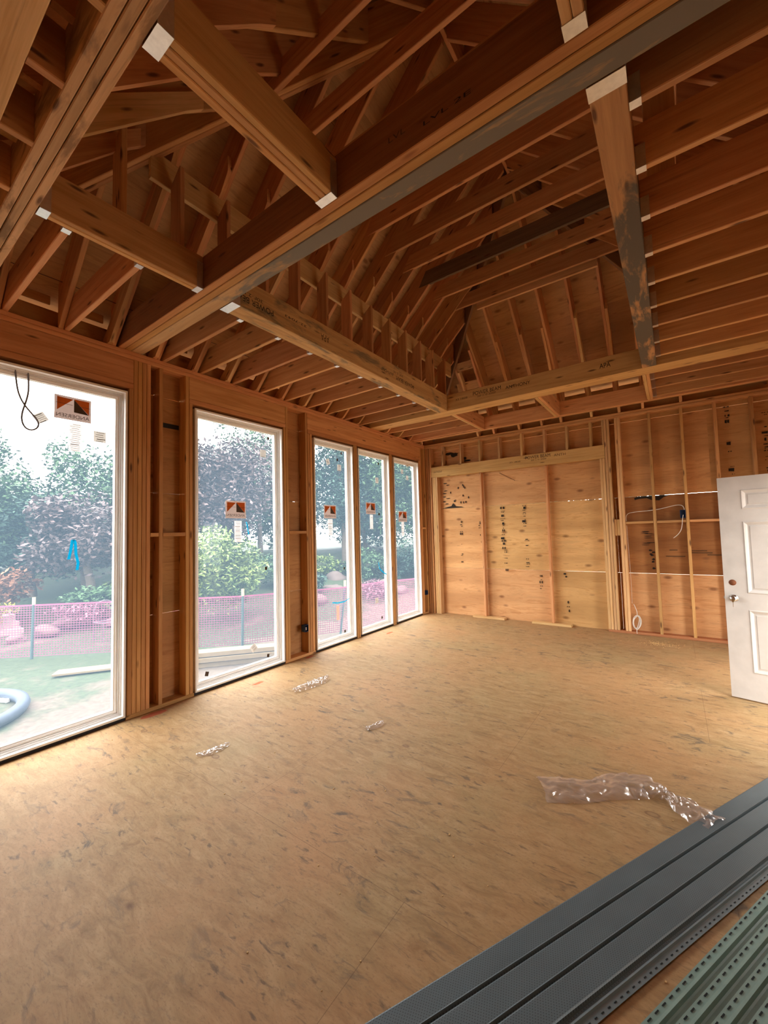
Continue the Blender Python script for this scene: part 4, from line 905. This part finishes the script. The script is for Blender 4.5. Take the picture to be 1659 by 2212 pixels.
tree('broadleaf_tree', 'blue green tree farthest back behind the widest window', -15.5, 3.0, -.2, 6.3, 2.6, 'lf_green', 1)
tree('broadleaf_tree', 'green tree with a pale top seen under the big sticker', -15.0, 6.2, -.2, 6.6, 2.4, 'lf_green', 2)
tree('maple_tree', 'purplish red maple seen behind the turquoise strap of the widest window', -11.5, 5.2, -.3, 4.1, 2.3, 'lf_red', 3, 12000, .095, low=.1)
tree('broadleaf_tree', 'dark tree in shade low behind the maple', -14.0, 4.3, -.2, 4.0, 2.2, 'lf_dark', 4, low=.05)
tree('maple_tree', 'tall pinkish maple at the top of the lumber window', -11.5, 10.0, -.2, 7.5, 3.0, 'lf_red', 5, 14000, .105)
tree('broadleaf_tree', 'green tree behind the tall pinkish maple', -13.5, 13.5, -.2, 9.5, 3.0, 'lf_green', 6)
tree('evergreen_tree', 'tall evergreen in the first narrow window', -8.5, 14.5, 0, 8.5, 2.4, 'lf_dark', 7, 12000)
tree('broadleaf_tree', 'leafy tree in the first narrow window', -6.6, 15.5, 0, 7.0, 2.0, 'lf_green', 8)
tree('evergreen_tree', 'tall evergreen in the middle narrow window', -5.8, 18.5, 0, 9.5, 2.4, 'lf_dark', 9, 12000)
tree('broadleaf_tree', 'leafy tree low in the middle narrow window', -4.2, 16.8, 0, 5.5, 2.0, 'lf_green', 10, low=.08)
tree('evergreen_tree', 'tall evergreen in the last narrow window', -2.2, 19.5, 0, 9.5, 2.4, 'lf_dark', 11, 12000)
tree('broadleaf_tree', 'leafy tree in the last narrow window', -1.0, 16.8, 0, 6.0, 2.2, 'lf_green', 12, low=.05)
tree('broadleaf_tree', 'large dark tree closing the gap behind the lumber window shrub', -16.5, 9.5, -.2, 7.0, 3.2, 'lf_dark', 13, 11000, .12, low=.05)
tree('evergreen_tree', 'dark hedge-like evergreen behind the narrow windows', -10.5, 18.5, 0, 7.0, 3.6, 'lf_dark', 14, 13000, .12, low=.02)
for i, (x, y) in enumerate(((-19, -1.5), (-20, 2.5), (-20.5, 6.5), (-19.5, 10.5), (-18.5, 14.5), (-16.5, 18), (-13.5, 21.5), (-10, 24), (-6, 25), (-2, 25.5), (2, 26))):
    tree('hedge_tree', '%s tree of the dense far row, counted from the widest window' % ORD[i], x, y, -.4, 5.2 if i < 3 else 8.5, 3.0, ('lf_dark', 'lf_green')[i % 2], 60 + i, 9000, .16, low=0, group='far row of trees')
SG = 'garden shrubs'
tree('garden_shrub', 'bright yellow green shrub behind the fence in the lumber window', -6.7, 6.95, -.8, 2.95, 1.5, 'lf_lime', 21, 11000, .07, False, SG, 'shrub', .0)
tree('garden_shrub', 'rust coloured shrub in the shade of the widest window', -12.0, 3.35, -.35, 1.5, .75, 'lf_rust', 22, 900, .09, False, SG, 'shrub', .1)
tree('garden_shrub', 'low green clump under the maple', -10.2, 4.9, -.55, 1.0, 1.0, 'lf_green', 23, 1800, .08, False, SG, 'shrub', 0)
tree('garden_shrub', 'yellow flowering clump at the foot of the stone steps', -10.8, 2.7, -.6, .8, .7, 'lf_yellow', 24, 900, .06, False, SG, 'shrub', 0)
tree('garden_shrub', 'lime ornamental grass under the maple', -11.0, 5.9, -.4, 1.4, .8, 'lf_lime', 25, 1300, .08, False, SG, 'shrub', 0)
tree('garden_shrub', 'pink flowering clump beyond the fence post', -9.6, 4.3, -.7, .7, .8, 'lf_pink', 26, 900, .06, False, SG, 'shrub', 0)
tree('garden_shrub', 'lime shrub behind the boulders of the first narrow window', -8.2, 13.0, -.3, 1.2, 1.0, 'lf_lime', 27, 1500, .07, False, SG, 'shrub', 0)
tree('garden_shrub', 'pink flowering shrub behind the fence in the middle narrow window', -4.4, 11.5, -.7, .9, .9, 'lf_pink', 28, 1200, .06, False, SG, 'shrub', 0)
tree('garden_shrub', 'green shrub behind the boulders of the last narrow window', -2.6, 13.6, -.4, 1.6, 1.2, 'lf_green', 29, 1800, .08, False, SG, 'shrub', 0)
def rock(x, y, z, r, label, seed):
    rnd = random.Random(seed); bm = bmesh.new(); bmesh.ops.create_icosphere(bm, subdivisions=3, radius=1)
    ph = [rnd.uniform(0, 6) for _ in range(6)]
    for v in bm.verts:
        c = v.co; f = 1 + .16 * math.sin(2.6 * c.x + ph[0]) * math.cos(2.2 * c.y + ph[1]) + .12 * math.sin(4 * c.z + ph[2] + 2 * c.x) + .05 * math.sin(9 * c.y + ph[3])
        v.co = Vector((c.x * r * f * 1.2, c.y * r * f, max(-.5, c.z) * r * f * .72))
    o = link('boulder', bm, M['rock'], smooth=True); o.location = (x, y, z + r * .3); o.rotation_euler.z = rnd.uniform(0, 6); return tag(o, label, 'boulder', 'garden boulders')
rl = ['pink boulder by the fence post in the widest window', 'second pink boulder behind the fence in the widest window', 'pale boulder under the maple', 'low boulder at the edge of the lumber window', 'large pale boulder at the edge of the lumber window, behind the netting', 'pink boulder in the first narrow window, lower', 'pink boulder in the first narrow window, upper', 'long pale boulder in the middle narrow window', 'boulder behind the netting of the middle narrow window', 'round boulder low in the last narrow window', 'middle boulder of the pile in the last narrow window', 'top boulder of the pile in the last narrow window', 'small boulder at the foot of the steps', 'boulder farther along than the pink flowering clump']
rp = [(-9.3, 3.5, -.75, .35), (-9.8, 4.1, -.7, .4), (-9.9, 5.3, -.6, .4), (-5.6, 8.6, -.75, .45), (-5.9, 9.6, -.7, .6), (-6.6, 11.6, -.6, .55), (-7.4, 12.6, -.3, .55), (-4.9, 12.6, -.5, .6), (-4.0, 12.4, -.6, .45), (-1.75, 10.6, -.8, .32), (-2.1, 12.0, -.65, .5), (-2.6, 13.0, -.3, .55), (-9.3, 2.9, -.8, .25), (-9.0, 5.0, -.75, .3)]
for i, ((x, y, z, r), l) in enumerate(zip(rp, rl)): rock(x, y, z, r * .72, l, 40 + i)
for i in range(4): tag(box('stone_step', (-11.6 - .45 * i, -10.4 - .45 * i, 1.9, 3.3, -.8 + .14 * i, -.66 + .14 * i), M['woodstep']), '%s stone step from the bottom, beyond the fence' % ORD[i], 'step', 'stone steps')
for i, (x, y, h, r_, mt) in enumerate(((-11.4, 1.2, 1.3, 1.0, 'lf_dark'), (-9.6, 6.6, 1.6, 1.1, 'lf_green'), (-8.9, 8.4, 1.7, 1.2, 'lf_dark'), (-8.3, 10.3, 1.9, 1.2, 'lf_green'), (-6.9, 10.4, 1.1, .9, 'lf_dark'), (-6.4, 13.6, 1.8, 1.3, 'lf_green'), (-5.2, 14.4, 2.0, 1.3, 'lf_dark'), (-3.6, 14.6, 1.8, 1.2, 'lf_green'), (-1.6, 15.2, 2.2, 1.3, 'lf_dark'), (.2, 15.5, 2.0, 1.3, 'lf_green'))):
    tree('understory_shrub', '%s low shrub of the bank behind the fence, counted from the widest window' % ORD[i], x, y, -.6, h, r_, mt, 80 + i, 3200, .075, False, 'shrubs of the bank', 'shrub', 0)
# safety fence
fs = [Vector((-10.2, -.25, -.8)), Vector((-7.03, 2.67, -.8)), Vector((-3.81, 5.59, -.8)), Vector((-2.68, 7.61, -.8)), Vector((-2.40, 9.2, -.8)), Vector((-1.6, 10.9, -.8)), Vector((.5, 13.2, -.8))]
fe = empty('safety_fence', fs[1]); tag(fe, 'purple pink plastic safety fence on steel posts across the lawn', 'fence')
bm = bmesh.new(); ht = 1.13
for a, b in zip(fs, fs[1:]):
    L = (b - a).length; u = (b - a) / L; nn = Vector((-u.y, u.x, 0)); x = 0.0
    def bar(p, q, w_):
        d = (q - p).normalized(); s1 = nn * .002; s2 = d.cross(nn) * w_ / 2
        vs = [bm.verts.new(v) for v in (p - s2, p + s2, q + s2, q - s2)]; bm.faces.new(vs)
    nxt = int(L / .055)
    for i in range(nxt + 1): p = a + u * (L * i / nxt); bar(p + Vector((0, 0, .06)), p + Vector((0, 0, ht)), .010)
    for k in range(22): z = Vector((0, 0, .06 + (ht - .06) * k / 21)); bar(a + z, b + z, .040 if k == 21 else .013)
nt = link('netting', bm, M['net']); adopt(nt, fe)
for i, p in enumerate(fs[1:]):
    lean = Vector((0, .22 if i == 2 else .02, 0))
    po = tube('fence_post', [p - Vector((0, 0, .1)), p + lean * .5 + Vector((0, 0, .6)), p + lean + Vector((0, 0, 1.16))], .028, M['post']); adopt(po, fe)
    cp = tube('post_cap', [p + lean + Vector((0, 0, 1.14)), p + lean + Vector((0, 0, 1.22)), p + lean + Vector((0, 0, 1.30))], .032, M['cap']); adopt(cp, fe)
rf = box('flag_tape', (-2.72, -2.68, 7.54, 7.60, -.45, -.1), M['redpaint']); tag(rf, 'red warning tape hung on the leaning fence post', 'tape')
# timber, pipe, furniture on the lawn
o = stick('lawn_board', (-5.2, 2.58, -.77), (-4.2, 4.0, -.77), .30, .04, M['boardout']); tag(o, 'pale sawn board lying on the lawn beyond the widest window', 'board', 'boards on the lawn')
o = stick('lawn_board', (-5.32, 2.72, -.80), (-4.95, 3.12, -.80), .10, .03, M['boardout']); tag(o, 'short stake under the end of the lawn board', 'board', 'boards on the lawn')
for k, (z, off) in enumerate(((-.80, 0), (-.70, .05), (-.60, .02))):
    o = stick('stacked_board', (-3.9 + off, 3.7, z), (-1.9 + off, 6.1, z), .28, .085, M['boardout']); tag(o, ['bottom board of the lumber pile outside the window', 'middle board of the lumber pile outside the window', 'top board of the lumber pile outside the window'][k], 'board', 'lumber pile outside')
pts = [(-4.1 + 1.0 * math.cos(a), .92 + .95 * math.sin(a), -.715) for a in [math.pi * 2 * i / 26 for i in range(24)]]
dp = tube('drain_pipe', pts, .085, M['hose']); tag(dp, 'blue grey corrugated drain pipe coiled on the lawn', 'pipe')
o = stick('white_pipe', (-5.6, 1.2, -.79), (-4.3, 1.75, -.79), .05, .05, M['white']); tag(o, 'white pipe lying inside the drain pipe coil', 'pipe')
gc = empty('garden_chair', (-7.4, 4.2, -.8)); tag(gc, 'dark wire garden chair behind the fence', 'chair')
adopt(tube('seat', [(-7.65, 4.0, -.35), (-7.2, 4.05, -.36), (-7.15, 4.5, -.35), (-7.6, 4.5, -.35), (-7.65, 4.0, -.35)], .02, M['metaldark']), gc)
adopt(tube('backrest', [(-7.65, 4.0, -.35), (-7.7, 4.0, .1), (-7.68, 4.25, .2), (-7.68, 4.5, .1), (-7.6, 4.5, -.35)], .016, M['metaldark']), gc)
for x, y in ((-7.65, 4.0), (-7.2, 4.05), (-7.15, 4.5), (-7.6, 4.5)): adopt(tube('leg', [(x, y, -.35), (x + .02, y, -.6), (x + .04, y, -.8)], .014, M['metaldark']), gc)
